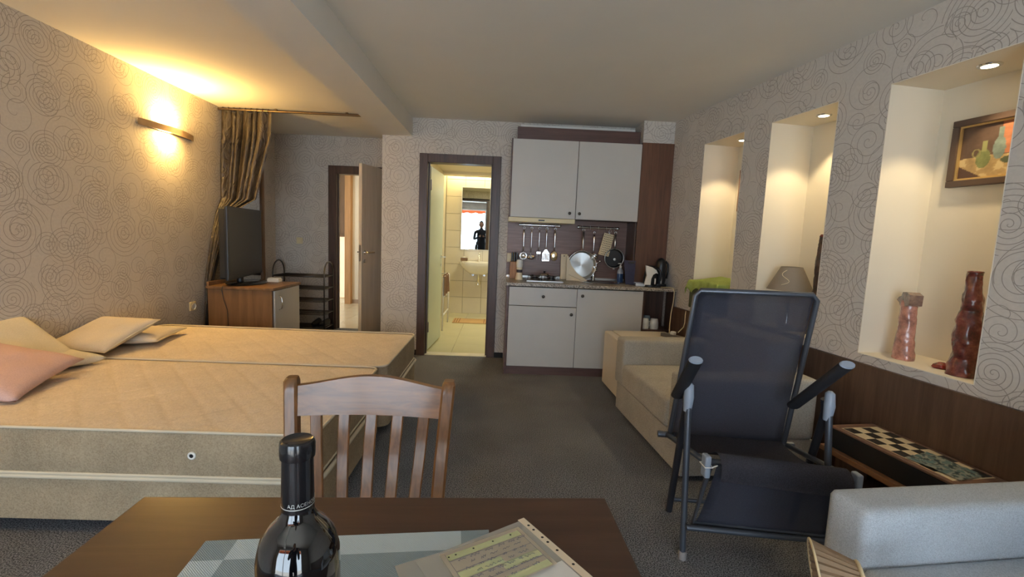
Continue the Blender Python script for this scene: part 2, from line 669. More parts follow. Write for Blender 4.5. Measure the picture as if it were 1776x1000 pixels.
NI = [(.535, 1.055), (1.342, 1.880), (2.195, 2.750)]   # niches, s ranges
NZ0, NZ1 = .752, 2.152
SEND = 6.62
bm = B()
edges = [-.35] + [v for n in NI for v in n] + [SEND]
for i in range(0, len(edges), 2):
    box(bm, 0, .012, -edges[i + 1], -edges[i], 0, H)
for a, b in NI:
    box(bm, 0, .012, -b, -a, 0, NZ0)
    box(bm, 0, .012, -b, -a, NZ1, H)
wr = struct('wall_right', bm, WP, uv=True, loc=RW0, rz=RWZ)
D = .33
for a, b in NI:
    bm = B()
    t = .02
    for q in ((a - t, a), (b, b + t)):
        box(bm, .012, D, -q[1], -q[0], NZ0 - t, NZ1 + t)
    box(bm, .012, D, -b, -a, NZ0 - t, NZ0)
    box(bm, .012, D, -b, -a, NZ1, NZ1 + t)
    box(bm, D, D + t, -b - t, -a + t, NZ0 - t, NZ1 + t)
    # painted reveal edge
    for q in ((a - .002, a + .0015), (b - .0015, b + .002)):
        box(bm, -.0008, .014, -q[1], -q[0], NZ0, NZ1)
    box(bm, -.0008, .014, -b, -a, NZ0 - .002, NZ0 + .0015)
    box(bm, -.0008, .014, -b, -a, NZ1 - .0015, NZ1 + .002)
    o = obj('niche_lining', bm, CREAM, wr)
bm = B(); box(bm, -.016, -.0005, -SEND + .4, -.26, 0, .702); box(bm, -.019, -.0005, -SEND + .4, -.26, .694, .704)
tr = struct('trim_2', bm, WAINS, loc=RW0, rz=RWZ)

# window wall behind the camera (its light falls into the room and shows in the mirror)
bm = B()
wx0, wx1, wz1 = -1.98, 1.28, 2.25
box(bm, -3.0, wx0, WIN_Y - .12, WIN_Y, 0, H)
box(bm, wx1, 2.8, WIN_Y - .12, WIN_Y, 0, H)
box(bm, wx0, wx1, WIN_Y - .12, WIN_Y, wz1, H)
struct('wall_front', bm, WP, uv=True)
bm = B()
for x in (wx0, wx0 + 1.06, wx0 + 2.14, wx1 - .06):
    box(bm, x, x + .06, WIN_Y - .09, WIN_Y - .03, 0, wz1)
box(bm, wx0 + .06, wx1 - .06, WIN_Y - .088, WIN_Y - .032, 0, .07)
box(bm, wx0 + .06, wx1 - .06, WIN_Y - .088, WIN_Y - .032, wz1 - .07, wz1)
wn = struct('window_1', bm, WHITE)
for x in (wx0 + .06, wx0 + 1.12, wx0 + 2.2):
    bm = B(); box(bm, x, x + (1.0 if x < 0 else 1.0), WIN_Y - .063, WIN_Y - .057, .07, wz1 - .07)
    obj('pane', bm, GLASS, wn)
bm = B(); box(bm, -5, 5, WIN_Y - 3.2, WIN_Y - .125, -.15, -.01)
struct('balcony_slab', bm, mt_plain('concrete', sr(205, 200, 190), .9))
aw = thing('awning', 'orange awning with scalloped valance outside the balcony window', 'awning', (0, WIN_Y - .15, 2.36))
ORANGE = mt_plain('orange_canvas', sr(226, 120, 60), .8)
bm = B(); grid(bm, 30, 4, lambda u, v: (-3 + 6 * u, -.55 * v, -.10 * v)); obj('canopy', bm, ORANGE, aw)
bm = B(); grid(bm, 121, 3, lambda u, v: (-3 + 6 * u, -.55, -.10 - v * (.13 + .04 * abs(math.sin(u * 60))))); obj('valance', bm, ORANGE, aw)

# dark baseboards
bm = B(); box(bm, -1.26, -.872, BK - .012, BK - .0005, 0, .055); struct('baseboard_back', bm, BLACKM)
bm = B(); box(bm, -.038, .055, BK - .012, BK - .0005, 0, .055); struct('baseboard_back', bm, BLACKM)
bm = B(); box(bm, lx(HB) + .002, -2.23, HB - .012, HB - .0005, 0, .055); struct('baseboard_hall', bm, BLACKM)


# ------------------------------------------------------------------ door cases
def door_case(x0, x1, ztop, y, depth, name, cw=.085, pr=.02):
    bm = B()
    for a, b in ((x0, x0 + cw), (x1 - cw, x1)):
        box(bm, a, b, y - pr, y - .0005, 0, ztop, .003, 1)
        box(bm, a + (.012 if a == x0 else 0), b - (0 if a == x0 else .012), y + .0, y + depth, 0, ztop - cw + .02)
    box(bm, x0 + cw, x1 - cw, y - pr, y - .0005, ztop - cw, ztop, .003, 1)
    box(bm, x0 + cw, x1 - cw, y, y + depth, ztop - cw, ztop - cw + .02)
    # stop bead
    for a, b in ((x0 + cw, x0 + cw + .015), (x1 - cw - .015, x1 - cw)):
        box(bm, a, b, y + depth * .35, y + depth * .55, 0, ztop - cw)
    return struct(name, bm, WENGE)


def lever(parent, x, y, z, sx, sy=-1):
    bm = B()
    tube(bm, [(x, y, z), (x, y + sy * .045, z), (x + sx * .02, y + sy * .055, z), (x + sx * .115, y + sy * .055, z)], .008, 10)
    lathe(bm, [(.024, 0), (.024, .006), (0, .006)], 16, M=Matrix.Translation((x, y, z)) @ Matrix.Rotation(R(90) * (1 if sy < 0 else -1), 4, 'X'))
    obj('door_handle', bm, CHROME, parent, smooth=True, auto=40)
    bm = B()
    lathe(bm, [(.019, 0), (.019, .006), (.008, .006), (.008, .004), (0, .004)], 16, M=Matrix.Translation((x, y, z - .1)) @ Matrix.Rotation(R(90) * (1 if sy < 0 else -1), 4, 'X'))
    obj('keyhole_rose', bm, STEEL, parent, smooth=True, auto=40)


d2 = door_case(-.872, -.038, 2.105, BK, .13, 'door_1')
# bathroom leaf, opened inwards, hinged on the left
piv = Vector((-.775, BK + .14, 0))
bl = tag(bpy.data.objects.new('door_2', None), kind='structure'); C.objects.link(bl)
bl.location = piv; bl.rotation_euler = (0, 0, R(86.0))
bm = B(); box(bm, 0, .70, 0, .038, .02, 2.0, .002, 1); obj('door_leaf', bm, BDOOR, bl)
lever(bl, .64, 0, 1.02, -1, -1)
for z in (.22, 1.75):
    bm = B(); box(bm, -.012, .004, -.012, .03, z, z + .11); obj('hinge', bm, STEEL, bl)
bm = B(); box(bm, -.785, -.125, BK + .0, BK + .12, 0.0, .006); struct('trim_3', bm, mt_plain('marble_threshold', sr(226, 220, 196), .3))

d1 = door_case(-2.225, -1.26, 2.095, HB, .12, 'door_3', cw=.10)
hl = tag(bpy.data.objects.new('door_4', None), kind='structure'); C.objects.link(hl)
hl.location = (-1.362, HB - .022, 0); hl.rotation_euler = (0, 0, R(180 + 73.5))
bm = B(); box(bm, 0, .80, -.02, .02, .015, 2.03, .002, 1); obj('door_leaf', bm, DOORW, hl)
bm = B(); box(bm, .8005, .8025, -.012, .012, .95, 1.13); obj('latch_plate', bm, STEEL, hl)
lever(hl, .745, .02, 1.05, -1, 1)
lever(hl, .745, -.02, 1.05, -1, -1)

# ------------------------------------------------------------------ bathroom shell
BX0, BX1, BY1 = -.93, 1.25, 7.70
bm = B()
box(bm, BX0 - .1, BX0, BK + .10, BY1, 0, H); struct('wall_bath_left', bm, TILE)
bm = B(); box(bm, BX1, BX1 + .1, BK + .10, BY1, 0, H); struct('wall_bath_right', bm, TILE)
bb = bpy.data.objects.new('wall_bath_back', None); C.objects.link(bb); bb['kind'] = 'structure'
bm = B(); box(bm, BX0 - .1, BX1 + .1, BY1 + .008, BY1 + .1, 0, H); obj('grout_bed', bm, GROUT, bb)
tm = None
for i in range(7):
    for j in range(9):
        x = BX0 + .01 + i * .305; z = .0 + j * .272
        if tm is None:
            bm = B(); box(bm, 0, .30, 0, .010, 0, .267, .0015, 1)
            o = obj('tile', bm, TILE, bb); tm = o.data
        else:
            o = bpy.data.objects.new('tile', tm); C.objects.link(o); o.parent = bb
        o.location = (x, BY1 - .001, z)
bf = bpy.data.objects.new('floor_bathroom', None); C.objects.link(bf); bf['kind'] = 'structure'
bm = B(); box(bm, BX0 - .1, BX1 + .1, BK + .06, BY1 + .1, -.08, -.006); obj('grout_bed', bm, GROUT, bf)
FT = mt_plain('bathroom_floor_tile', sr(206, 200, 160), .25, var=.03, vscale=3)
tm = None
for i in range(5):
    for j in range(6):
        if tm is None:
            bm = B(); box(bm, 0, .446, 0, .446, -.007, 0, .0015, 1)
            o = obj('tile', bm, FT, bf); tm = o.data
        else:
            o = bpy.data.objects.new('tile', tm); C.objects.link(o); o.parent = bf
        o.location = (BX0 + .03 + i * .45 - .06, BK + .125 + j * .45, 0)
bm = B(); box(bm, BX0, BX1, BY1 - .45, BY1 - .2, 2.20, 2.24); box(bm, BX0, BX1, BK + .1, BY1 - .45, 2.24, 2.28)
struct('trim_4', bm, CREAM)

bwl = area_light('bath_strip_light', (-.2, BY1 - .12, 2.30), (-.2, BY1 - .08, 0), 1.6, .06, 7, (1, .83, .46))
area_light('bath_lamp', (.1, 6.2, 2.22), (.1, 6.2, 0), .5, .5, 12, (1, .95, .74))

mr = thing('bathroom_mirror', 'tall mirror on the tiled wall above the washbasin', 'mirror', (-.43, BY1 - .022, 1.56), R(2.4))
MIRR = mt_plain('mirror_silver', (.86, .92, .92, 1), .01, 1.0, var=0)
bm = B(); box(bm, -.235, .215, 0, .006, -.5, .49, .002, 1); obj('glass', bm, MIRR, mr)
bm = B(); box(bm, -.245, -.235, -.002, .008, -.5, .5); box(bm, .215, .225, -.002, .008, -.5, .5); box(bm, -.245, .225, -.002, .008, -.51, -.5); box(bm, -.245, .225, -.002, .008, .49, .5)
obj('frame', bm, WHITE, mr)

sk = thing('washbasin', 'white ceramic washbasin under the bathroom mirror', 'sink', (-.36, BY1 - .005, .87))
bm = B()
vs = grid(bm, 32, 8, lambda u, v: (
    (.31 * (1 - .55 * v ** 2)) * math.cos(2 * PI * u) * (1 if True else 0),
    -.225 + (.22 * (1 - .6 * v ** 2)) * max(-1, min(1, 1.25 * math.sin(2 * PI * u))),
    -.19 * v ** 1.3), wrap=True)
bm.faces.new([r_[-1] for r_ in vs])
vs2 = grid(bm, 32, 6, lambda u, v: (
    (.31 * (1 - .12 - .5 * v ** 2)) * math.cos(2 * PI * u), -.225 + (.22 * (1 - .14 - .5 * v ** 2)) * max(-1, min(1, 1.25 * math.sin(2 * PI * u))), .002 - .11 * v ** .8), wrap=True)
bm.faces.new([r_[-1] for r_ in vs2][::-1])
for i in range(32):
    bm.faces.new((vs[i][0], vs[(i + 1) % 32][0], vs2[(i + 1) % 32][0], vs2[i][0]))
obj('basin', bm, CERAM, sk, smooth=True, auto=50)
bm = B(); tube(bm, [(0, -.06, .0), (0, -.06, .08), (0, -.09, .11), (0, -.16, .09)], .013, 10); tube(bm, [(0, -.05, .10), (0, -.02, .15)], .008, 8); obj('tap', bm, CHROME, sk, smooth=True)
bm = B(); tube(bm, [(0, -.2, -.18), (0, -.2, -.30), (0, -.17, -.33), (0, -.12, -.30), (0, -.12, -.25), (0, -.01, -.25)], .018, 10); lathe(bm, [(.03, 0), (.03, .05), (.02, .06), (0, .06)], 14, (0, -.17, -.37)); obj('drain_trap', bm, CHROME, sk, smooth=True, auto=50)
for s_ in (-1, 1):
    bm = B(); tube(bm, [(.09 * s_, -.02, -.20), (.09 * s_, -.05, -.22), (.05 * s_, -.06, -.16)], .009, 8); lathe(bm, [(.018, 0), (.018, .03), (0, .03)], 10, M=Matrix.Translation((.09 * s_, -.05, -.22)) @ Matrix.Rotation(R(90), 4, 'X'))
    obj('angle_valve', bm, CHROME, sk, smooth=True, auto=50)
o = thing('soap_dish', 'small brown box on the left end of the washbasin', 'dish', (-.60, BY1 - .11, .874))
bm = B(); box(bm, -.055, .055, -.03, .03, 0, .05, .008, 2); obj('dish', bm, mt_plain('brown_card', sr(110, 84, 64), .7), o)
bm = B(); box(bm, -.03, .03, -.02, .02, .05, .066, .006, 2); obj('soap', bm, WHITE, o)

MATC = mt_plain('tan_mat', sr(196, 160, 110), .95)
MATD = mt_plain('mat_stripe', sr(150, 112, 74), .95)
o = thing('bath_mat', 'tan bath mat with brown stripes on the bathroom floor', 'mat', (-.42, 6.98, .0))
bm = B(); box(bm, -.27, .28, -.17, .17, .0005, .012, .004, 1); obj('pile', bm, MATC, o)
for x in (-.25, -.215, -.18, .19, .225):
    bm = B(); box(bm, x, x + .014, -.165, .165, .012, .0135); obj('stripe', bm, MATD, o)

o = thing('towel_radiator', 'low rack at the bathroom left wall with a brown towel over it', 'rack', (BX0 + .01, 6.55, 0))
bm = B()
for y in (-.32, .32):
    tube(bm, [(.03, y, 0), (.03, y, .72)], .012, 8)
    tube(bm, [(.16, y, 0), (.16, y, .72), (.03, y, .72)], .012, 8)
for z in (.2, .45, .72):
    tube(bm, [(.16, -.32, z), (.16, .32, z)], .01, 8)
obj('frame', bm, WHITE, o, smooth=True)
TOW = mt_weave('brown_towel', sr(132, 104, 84), sr(168, 136, 112), 200)
tw = thing('hanging_towel', 'brown towel hanging over the bathroom rack', 'towel', (BX0 + .17, 6.5, .735))
bm = B(); grid(bm, 14, 16, lambda u, v: (.016 * math.sin(u * 14) * v + (.018 if v > .15 else .0) - .0, -.3 + .52 * u, .004 - .30 * max(0, v - .12) + .01 * math.sin(PI * min(1, v / .12)) - 0)); bmesh.ops.solidify(bm, geom=bm.faces[:], thickness=.006)
obj('cloth', bm, TOW, tw, smooth=True)

# ------------------------------------------------------------------ corridor beyond the hall door
CW = mt_plain('corridor_paint', sr(216, 206, 184), .8, var=.02)
bm = B(); box(bm, -2.62, -1.15, 8.32, 8.42, 0, H); struct('wall_corridor_back', bm, CW)
bm = B(); box(bm, -1.14, -1.04, HB + .1, 8.42, 0, H); struct('wall_corridor_right', bm, CW)
bm = B(); box(bm, -3.5, -3.4, HB + .1, 9.6, 0, H); struct('wall_corridor_left', bm, CW)
bm = B(); box(bm, -3.5, -1.0, 9.5, 9.6, 0, H); struct('wall_corridor_end', bm, CW)
bm = B(); box(bm, -2.62, -1.15, 8.307, 8.3195, 0, .07); struct('baseboard_corridor', bm, mt_plain('beige_base', sr(160, 136, 112), .5))
cf = bpy.data.objects.new('floor_corridor', None); C.objects.link(cf); cf['kind'] = 'structure'
CT = mt_plain('corridor_floor_tile', sr(190, 180, 158), .25, var=.05, vscale=3)
bm = B(); box(bm, -3.5, -1.0, HB + .05, 9.6, -.08, -.006); obj('grout_bed', bm, GROUT, cf)
tm = None
for i in range(8):
    for j in range(11):
        if tm is None:
            bm = B(); box(bm, 0, .296, 0, .296, -.007, 0, .0015, 1); o = obj('tile', bm, CT, cf); tm = o.data
        else:
            o = bpy.data.objects.new('tile', tm); C.objects.link(o); o.parent = cf
        o.location = (-3.4 + i * .3, HB + .06 + j * .3, 0)
bm = B(); box(bm, -2.72, -2.62, 8.2, 8.36, 0, 2.3); struct('trim_5', bm, mt_wood('corridor_oak', sr(160, 116, 66), sr(190, 142, 86), .5))
o = thing('corridor_glow_panel', 'low corridor panel whose glow stands in for warm light on the wall', 'lamp', (-2.99, 8.9, 0))
bm = B(); box(bm, -.35, .35, 0, .04, 0.01, 1.16, .004, 1); obj('glow_panel', bm, mt_emit('warm_panel', (1, .62, .2, 1), .30), o)  # no lamp: emission stands in for warm light falling on the corridor wall
bm = B(); box(bm, -.36, .36, -.005, .045, 1.16, 1.2, .004, 1); obj('cap_rail', bm, STANDW, o)
bm = B(); box(bm, -3.39, -2.4, 8.95, 8.98, 1.2, H); struct('wall_corridor_panel', bm, STANDW)
area_light('corridor_lamp', (-2.0, 7.2, 2.40), (-2.0, 7.2, 0), .4, .4, 11, (1, .86, .62))

# ------------------------------------------------------------------ niche downlights
lw = 'front|middle|far'.split('|')
for (s_, off), nm in zip(((.80, .17), (1.61, .157), (2.52, .15)), ('far niche beside the kitchen', 'middle niche above the table lamp', 'near niche above the painting')):
    p = rw(s_, off, NZ1)
    t = thing('recessed_downlight', 'round recessed downlight glowing in the top of the ' + nm, 'light', p, RWZ, 'downlights in the wall niches')
    bm = B(); lathe(bm, [(.030, -.001), (.030, -.006), (.043, -.005), (.045, -.0005), (.030, -.0005)], 28, cap=False); obj('bezel', bm, CHROME, t, smooth=True, auto=40)
    bm = B(); lathe(bm, [(.0, -.003), (.029, -.003), (.029, -.0008)], 24, cap=False); obj('lens', bm, BULB, t)
    d = bpy.data.lights.new('downlight', 'SPOT')
    d.energy = 10; d.color = (1, .78, .45); d.spot_size = R(92); d.spot_blend = .35; d.shadow_soft_size = .03
    o = bpy.data.objects.new('downlight', d); C.objects.link(o); o.location = p + Vector((0, 0, -.012))

# ------------------------------------------------------------------ wall sconces (the second, out of view, is added to spread warm light)
SNIC = mt_plain('satin_nickel', sr(176, 160, 140), .45, .25)
HALO = mt_emit('halogen', (1, .72, .34, 1), 40)
for yc_, lab in ((4.08, 'curved metal sconce glowing warm on the left wall before the curtain'), (1.45, 'added unseen sconce on the left wall at the near end, spreading warm light')):
    sc = thing('wall_sconce', lab, 'lamp', (lx(yc_), yc_, 2.055), R(1.87), 'sconces on the left wall')
    bm = B()
    grid(bm, 33, 2, lambda u, v: (.022 + .062 * math.sin(PI * u), -.34 + .68 * u, -.026 + .052 * v))
    bmesh.ops.solidify(bm, geom=bm.faces[:], thickness=.003)
    obj('shade', bm, SNIC, sc, smooth=True, auto=40)
    bm = B(); box(bm, .001, .014, -.34, .34, -.018, .018, .002, 1); obj('back_plate', bm, STEEL, sc)
    bm = B(); tube(bm, [(.035, -.06, 0), (.035, .06, 0)], .007, 10); obj('halogen_tube', bm, HALO, sc, smooth=True)
    for sgn, e in (((1, 17), (-1, 8)) if yc_ > 2 else ((1, 9), (-1, 3))):
        d = bpy.data.lights.new('sconce_light', 'AREA'); d.shape = 'RECTANGLE'; d.size = .05; d.size_y = .14
        d.energy = e; d.color = (1, .60, .17)
        o = bpy.data.objects.new('sconce_light', d); C.objects.link(o)
        o.location = (lx(yc_) + .04, yc_, 2.055 + sgn * .02)
        o.rotation_euler = (R(180) if sgn > 0 else 0, 0, 0)

# ------------------------------------------------------------------ curtain and rod
rd = thing('curtain_rod', 'bronze curtain rod under the ceiling across the hall opening', 'rod', (0, 4.86, 2.432))
bm = B(); tube(bm, [(lx(4.86) + .005, 0, 0), (-1.257, 0, 0)], .012, 12); obj('pole', bm, BRONZE, rd, smooth=True, auto=40)
for x in (-2.3, -1.6):
    bm = B(); box(bm, x, x + .02, -.012, .012, .008, .022); obj('bracket', bm, BRONZE, rd)


def interp(t, pts):
    for a, b in zip(pts, pts[1:]):
        if t <= b[0]:
            k = (t - a[0]) / (b[0] - a[0])
            k = k * k * (3 - 2 * k)
            return [x + (y - x) * k for x, y in zip(a[1:], b[1:])]
    return list(pts[-1][1:])


# height fraction from the top: z, left x, right x, y centre, depth amplitude
CK = [(0, 2.415, -2.835, -2.335, 4.86, .020), (.12, 2.15, -2.835, -2.345, 4.85, .032), (.36, 1.56, -2.835, -2.49, 4.83, .035), (.43, 1.41, -2.835, -2.70, 4.75, .03),
      (.55, 1.15, -2.835, -2.72, 4.66, .045), (.75, .70, -2.832, -2.755, 4.53, .05), (1, .03, -2.83, -2.755, 4.44, .055)]


def curt(u, v):
    z, xa, xb, yc, am = interp(v, CK)
    ph = (u + .035 * math.sin(u * 17 + 1)) * 2 * PI * 7 + .5 * math.sin(v * 6)
    x = xa + (xb - xa) * u + .012 * math.cos(ph)
    y = yc + am * math.sin(ph) * (.75 + .25 * math.sin(u * 23 + v * 3)) + .02 * noise.noise(Vector((u * 9, v * 5, 3)))
    if v > .45:
        y += (u - .5) * .10 * (v - .45) * 2 * -1
    z += .012 * math.sin(u * 40) * (1 if v == 0 else 0)
    w = lx(y)
    return (max(x, w + .012), y, z)


ct = thing('curtain', 'taupe satin curtain gathered against the left wall behind the television', 'curtain', (0, 0, 0))
bm = B(); grid(bm, 181, 60, curt); obj('drape', bm, SATIN, ct, smooth=True)
for i in range(9):
    x = -2.81 + i * .056
    bm = B(); tube(bm, arc((x, 4.86, 2.432), .018, 0, 2 * PI * 11 / 12, 11, 'yz'), .0025, 6, closed=True)
    obj('curtain_ring', bm, BRONZE, ct, smooth=True)

# mirror on the hall's left wall
hm = thing('hall_mirror', 'long brown framed mirror on the hall wall beside the curtain', 'mirror', (-2.865, 5.35, .62))
bm = B(); box(bm, 0, .05, .27, .31, 0, 1.70, .003, 1); box(bm, 0, .05, -.31, -.27, 0, 1.70, .003, 1); box(bm, 0, .05, -.27, .27, 0, .05); box(bm, 0, .05, -.27, .27, 1.65, 1.70); obj('frame', bm, STANDW, hm)
bm = B(); box(bm, .01, .03, -.268, .268, .052, 1.648); obj('glass', bm, mt_plain('silvered_glass', (.75, .78, .78, 1), .03, 1.0), hm)

sw = thing('light_switch', 'ivory light switch on the hall back wall', 'switch', (-2.594, HB - .001, 1.133))
bm = B(); box(bm, -.04, .04, -.009, 0, -.04, .04, .004, 2); obj('plate', bm, IVORY, sw)
bm = B(); box(bm, -.026, .026, -.013, -.009, -.026, .026, .002, 1); obj('rocker', bm, IVORY, sw)
so = thing('wall_socket', 'cream socket low on the left wall beside the curtain', 'socket', (lx(4.35) + .001, 4.35, .535))
bm = B(); box(bm, 0, .012, -.04, .04, -.04, .04, .004, 2); obj('plate', bm, IVORY, so)
bm = B(); lathe(bm, [(0, 0), (.026, 0), (.03, .006)], 20, M=Matrix.Translation((.013, 0, 0)) @ Matrix.Rotation(R(90), 4, 'Y'), cap=False); obj('well', bm, WHITE, so)

# ------------------------------------------------------------------ television and its cabinet
tc_ = thing('television_cabinet', 'cherry wood television cabinet with a grey door', 'cabinet', (-2.74, 4.42, 0))
bm = B()
box(bm, 0, .595, 0, .022, 0, .697, .002, 1); box(bm, 0, .595, .56, .582, 0, .697, .002, 1)
box(bm, 0, .016, .022, .56, 0, .697); box(bm, .016, .58, .022, .56, .05, .07)
obj('body', bm, STANDW, tc_)
bm = B(); box(bm, -.01, .615, -.012, .60, .698, .722, .003, 2); obj('top', bm, STANDW, tc_)
bm = B(); box(bm, -.01, .012, .0, .58, .722, .76, .003, 2); obj('back_lip', bm, STANDW, tc_)
bm = B(); box(bm, .596, .614, .025, .557, .06, .692, .002, 1); dr = obj('door', bm, LAMI, tc_)
bm = B(); tube(bm, [(.614, .10, .50), (.64, .10, .52), (.648, .10, .57), (.64, .10, .62), (.614, .10, .64)], .005, 8); obj('handle', bm, CHROME, dr, smooth=True)

tv = thing('television', 'black flat television turned towards the bed', 'television', (-2.60, 4.76, .7235), R(10))
# local y along the screen, local x = facing
bm = B(); box(bm, -.07, -.012, -.37, .56, .07, .73, .012, 2); obj('housing', bm, BLACKM, tv)
bm = B(); box(bm, -.012, .012, -.385, .575, .055, .745, .006, 2); bz = obj('bezel', bm, BLACK, tv)
bm = B(); box(bm, .0122, .0132, -.355, .545, .095, .715); obj('screen', bm, SCREEN, tv)
bm = B(); tube(bm, [(-.02, .0, .01), (-.02, 0, .09)], [.035, .025], 16); obj('neck', bm, BLACK, tv, smooth=True, auto=40)
bm = B(); lathe(bm, [(.0, 0), (.24, 0), (.245, .006), (.235, .012), (0, .018)], 40, M=Matrix.Translation((.05, -.02, 0)) @ Matrix.Diagonal((.72, 1.1, 1, 1))); obj('foot', bm, mt_plain('black_gloss', sr(30, 29, 28), .12), tv, smooth=True, auto=40)
rt_ = thing('router', 'small white box on the television cabinet', 'box', (-2.36, 4.93, .7235))
bm = B(); box(bm, -.06, .06, -.04, .04, 0, .035, .004, 2); obj('case', bm, WHITE, rt_)
bm = B(); box(bm, -.055, .055, -.035, .035, .035, .045, .003, 1); obj('lid', bm, WHITE, rt_)
cd = thing('television_cable', 'thin dark cable down the side of the television cabinet', 'cable', (-2.58, 4.405, 0))
bm = B(); tube(bm, [(-.01, 0.0, .73), (-.015, -.008, .69), (0, -.008, .6), (.03, -.006, .5), (.035, -.006, .35), (.02, -.006, .2), (.02, -.006, .01)], .003, 6); obj('cord', bm, BLACK, cd, smooth=True)

# ------------------------------------------------------------------ shoe rack
sr_ = thing('shoe_rack', 'dark metal shoe rack with arched ends beside the hall door', 'rack', (-2.77, 5.74, 0))
for x in (0, .62):
    bm = B(); tube(bm, [(x, 0, 0), (x, 0, .74)] + arc((x, .15, .74), .15, PI, 0, 10, 'yz')[::1] + [(x, .30, 0)], .009, 8); obj('end_frame', bm, DSTEEL, sr_, smooth=True)
for z in (.07, .245, .405, .56, .71):
    bm = B()
    for y in (.03, .10, .17, .24):
        tube(bm, [(0, y, z), (.62, y, z)], .005, 6)
    for y in (0, .3):
        tube(bm, [(0, y, z), (.62, y, z)], .008, 6)
    for x in (0, .62):
        tube(bm, [(x, 0, z), (x, .3, z)], .006, 6)
    obj('shelf', bm, DSTEEL, sr_, smooth=True)
for k, x in enumerate((-2.30, -2.20)):
    sh = thing('shoe', 'dark shoe on the bottom shelf of the shoe rack', 'shoe', (x, 5.88, .081), R(4 - 8 * k), 'pair of dark shoes on the rack')
    bm = B(); vs = grid(bm, 20, 10, lambda u, v: ((.038 * (.75 + .35 * math.sin(PI * v) + (.0))) * math.cos(2 * PI * u) * (1 if 0 < v < 1 else .01), -.13 + .26 * v, .035 + max(-1, math.sin(2 * PI * u)) * (.026 + .022 * v) * (1 if 0 < v < 1 else .01)), wrap=True)
    obj('upper', bm, BLACKM, sh, smooth=True)
    bm = B(); prism(bm, [(.036 * math.cos(a) * (1 if math.sin(a) < 0 else .9), .135 * math.sin(a)) for a in [i * PI / 10 for i in range(20)]], 'z', 0, .014); obj('sole', bm, BLACK, sh)


# ------------------------------------------------------------------ beds
def rrect(x0, x1, y0, y1, r, n=5):
    pts = []
    for cx, cy, a in ((x1 - r, y0 + r, -PI / 2), (x1 - r, y1 - r, 0), (x0 + r, y1 - r, PI / 2), (x0 + r, y0 + r, PI)):
        for i in range(n + 1):
            t = a + PI / 2 * i / n
            pts.append((cx + r * math.cos(t), cy + r * math.sin(t)))
    return pts


def make_bed(y0, y1, xr, label_m, label_b, seed):
    xl = lx(y0) + .03
    # divan box
    bs = thing('divan_base', label_b, 'bed', (0, 0, 0))
    bm = B(); prism(bm, rrect(xl, xr + .01, y0 + .004, y1 - .004, .07), 'z', .062, .247)
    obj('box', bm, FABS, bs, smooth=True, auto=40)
    bm = B(); tube(bm, [(x, y, .249) for x, y in rrect(xl, xr + .014, y0 + .004, y1 - .004, .07)], .011, 6, closed=True); obj('piping', bm, PIPE, bs, smooth=True)
    for x in (xl + .1, xr - .1):
        for y in (y0 + .1, y1 - .1):
            bm = B(); lathe(bm, [(.025, 0), (.03, .062)], 12, (x, y, 0)); obj('leg', bm, BLACK, bs)
    ms = thing('mattress', label_m, 'mattress', (0, 0, 0))
    z0, z1 = .262, .458
    nx, ny = 150, 80

    def top(u, v):
        x = xl + (xr - xl) * u; y = y0 + (y1 - y0) * v
        e = min(min(x - xl, xr - x), min(y - y0, y1 - y))
        k = min(1, e / .05)
        a = (x + y * .9) / .185; b = (x - y * .9) / .185
        da = abs(a - round(a)) * .185; db = abs(b - round(b)) * .185
        q = -.0055 * math.exp(-(min(da, db) / .011) ** 2)
        z = z1 + q * k + .004 * noise.noise(Vector((x * 3, y * 3, seed))) * k + .010 * k - .010
        # rounded plan corners
        r = .07
        for cx, sx in ((xl + r, -1), (xr - r, 1)):
            for cy, sy in ((y0 + r, -1), (y1 - r, 1)):
                if (x - cx) * sx > 0 and (y - cy) * sy > 0:
                    dx, dy = (x - cx), (y - cy)
                    m_ = max(abs(dx), abs(dy)); h_ = math.hypot(dx, dy)
                    x = cx + dx * m_ / h_; y = cy + dy * m_ / h_
        return (x, y, z)
    bm = B(); grid(bm, nx, ny, top); obj('quilted_top', bm, FAB, ms, smooth=True)
    bm = B()
    pts = rrect(xl, xr, y0, y1, .07, 6)
    # border wall, slightly bulged, with upright stitch ribs
    dense = []
    for i in range(len(pts)):
        a, b = Vector(pts[i]), Vector(pts[(i + 1) % len(pts)])
        n = max(1, int((b - a).length / .012))
        for k in range(n):
            dense.append(a + (b - a) * k / n)
    cx, cy = (xl + xr) / 2, (y0 + y1) / 2

    def side(u, v):
        i = int(round(u * len(dense))) % len(dense)
        p = dense[i]; nx_ = dense[(i + 1) % len(dense)] - dense[i - 1]
        n = Vector((nx_.y, -nx_.x)).normalized()
        o = .008 * math.sin(PI * v) + .0016 * math.cos(i * 2 * PI / 4) * math.sin(PI * v) + .003 * noise.noise(Vector((i * .06, v * 3, seed)))
        q = p + n * o
        return (q.x, q.y, z0 + (z1 - z0) * v)
    grid(bm, len(dense), 7, side, wrap=True)
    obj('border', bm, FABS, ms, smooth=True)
    for z in (z0 + .003, z1 - .002):
        bm = B(); tube(bm, [(x, y, z) for x, y in rrect(xl, xr, y0, y1, .07)], .0065, 6, closed=True); obj('piping', bm, PIPE, ms, smooth=True)
    if seed == 1:
        bm = B(); tube(bm, arc((-1.228, y0 - .006, .359), .012, 0, 2 * PI * 19 / 20, 19, 'xz'), .0055, 8, closed=True); gv = obj('air_vent', bm, CERAM, ms, smooth=True)
        bm = B(); lathe(bm, [(0, 0), (.012, 0)], 16, M=Matrix.Translation((-1.228, y0 - .0095, .359)) @ Matrix.Rotation(R(90), 4, 'X'), cap=False); obj('vent_core', bm, BLACK, gv)


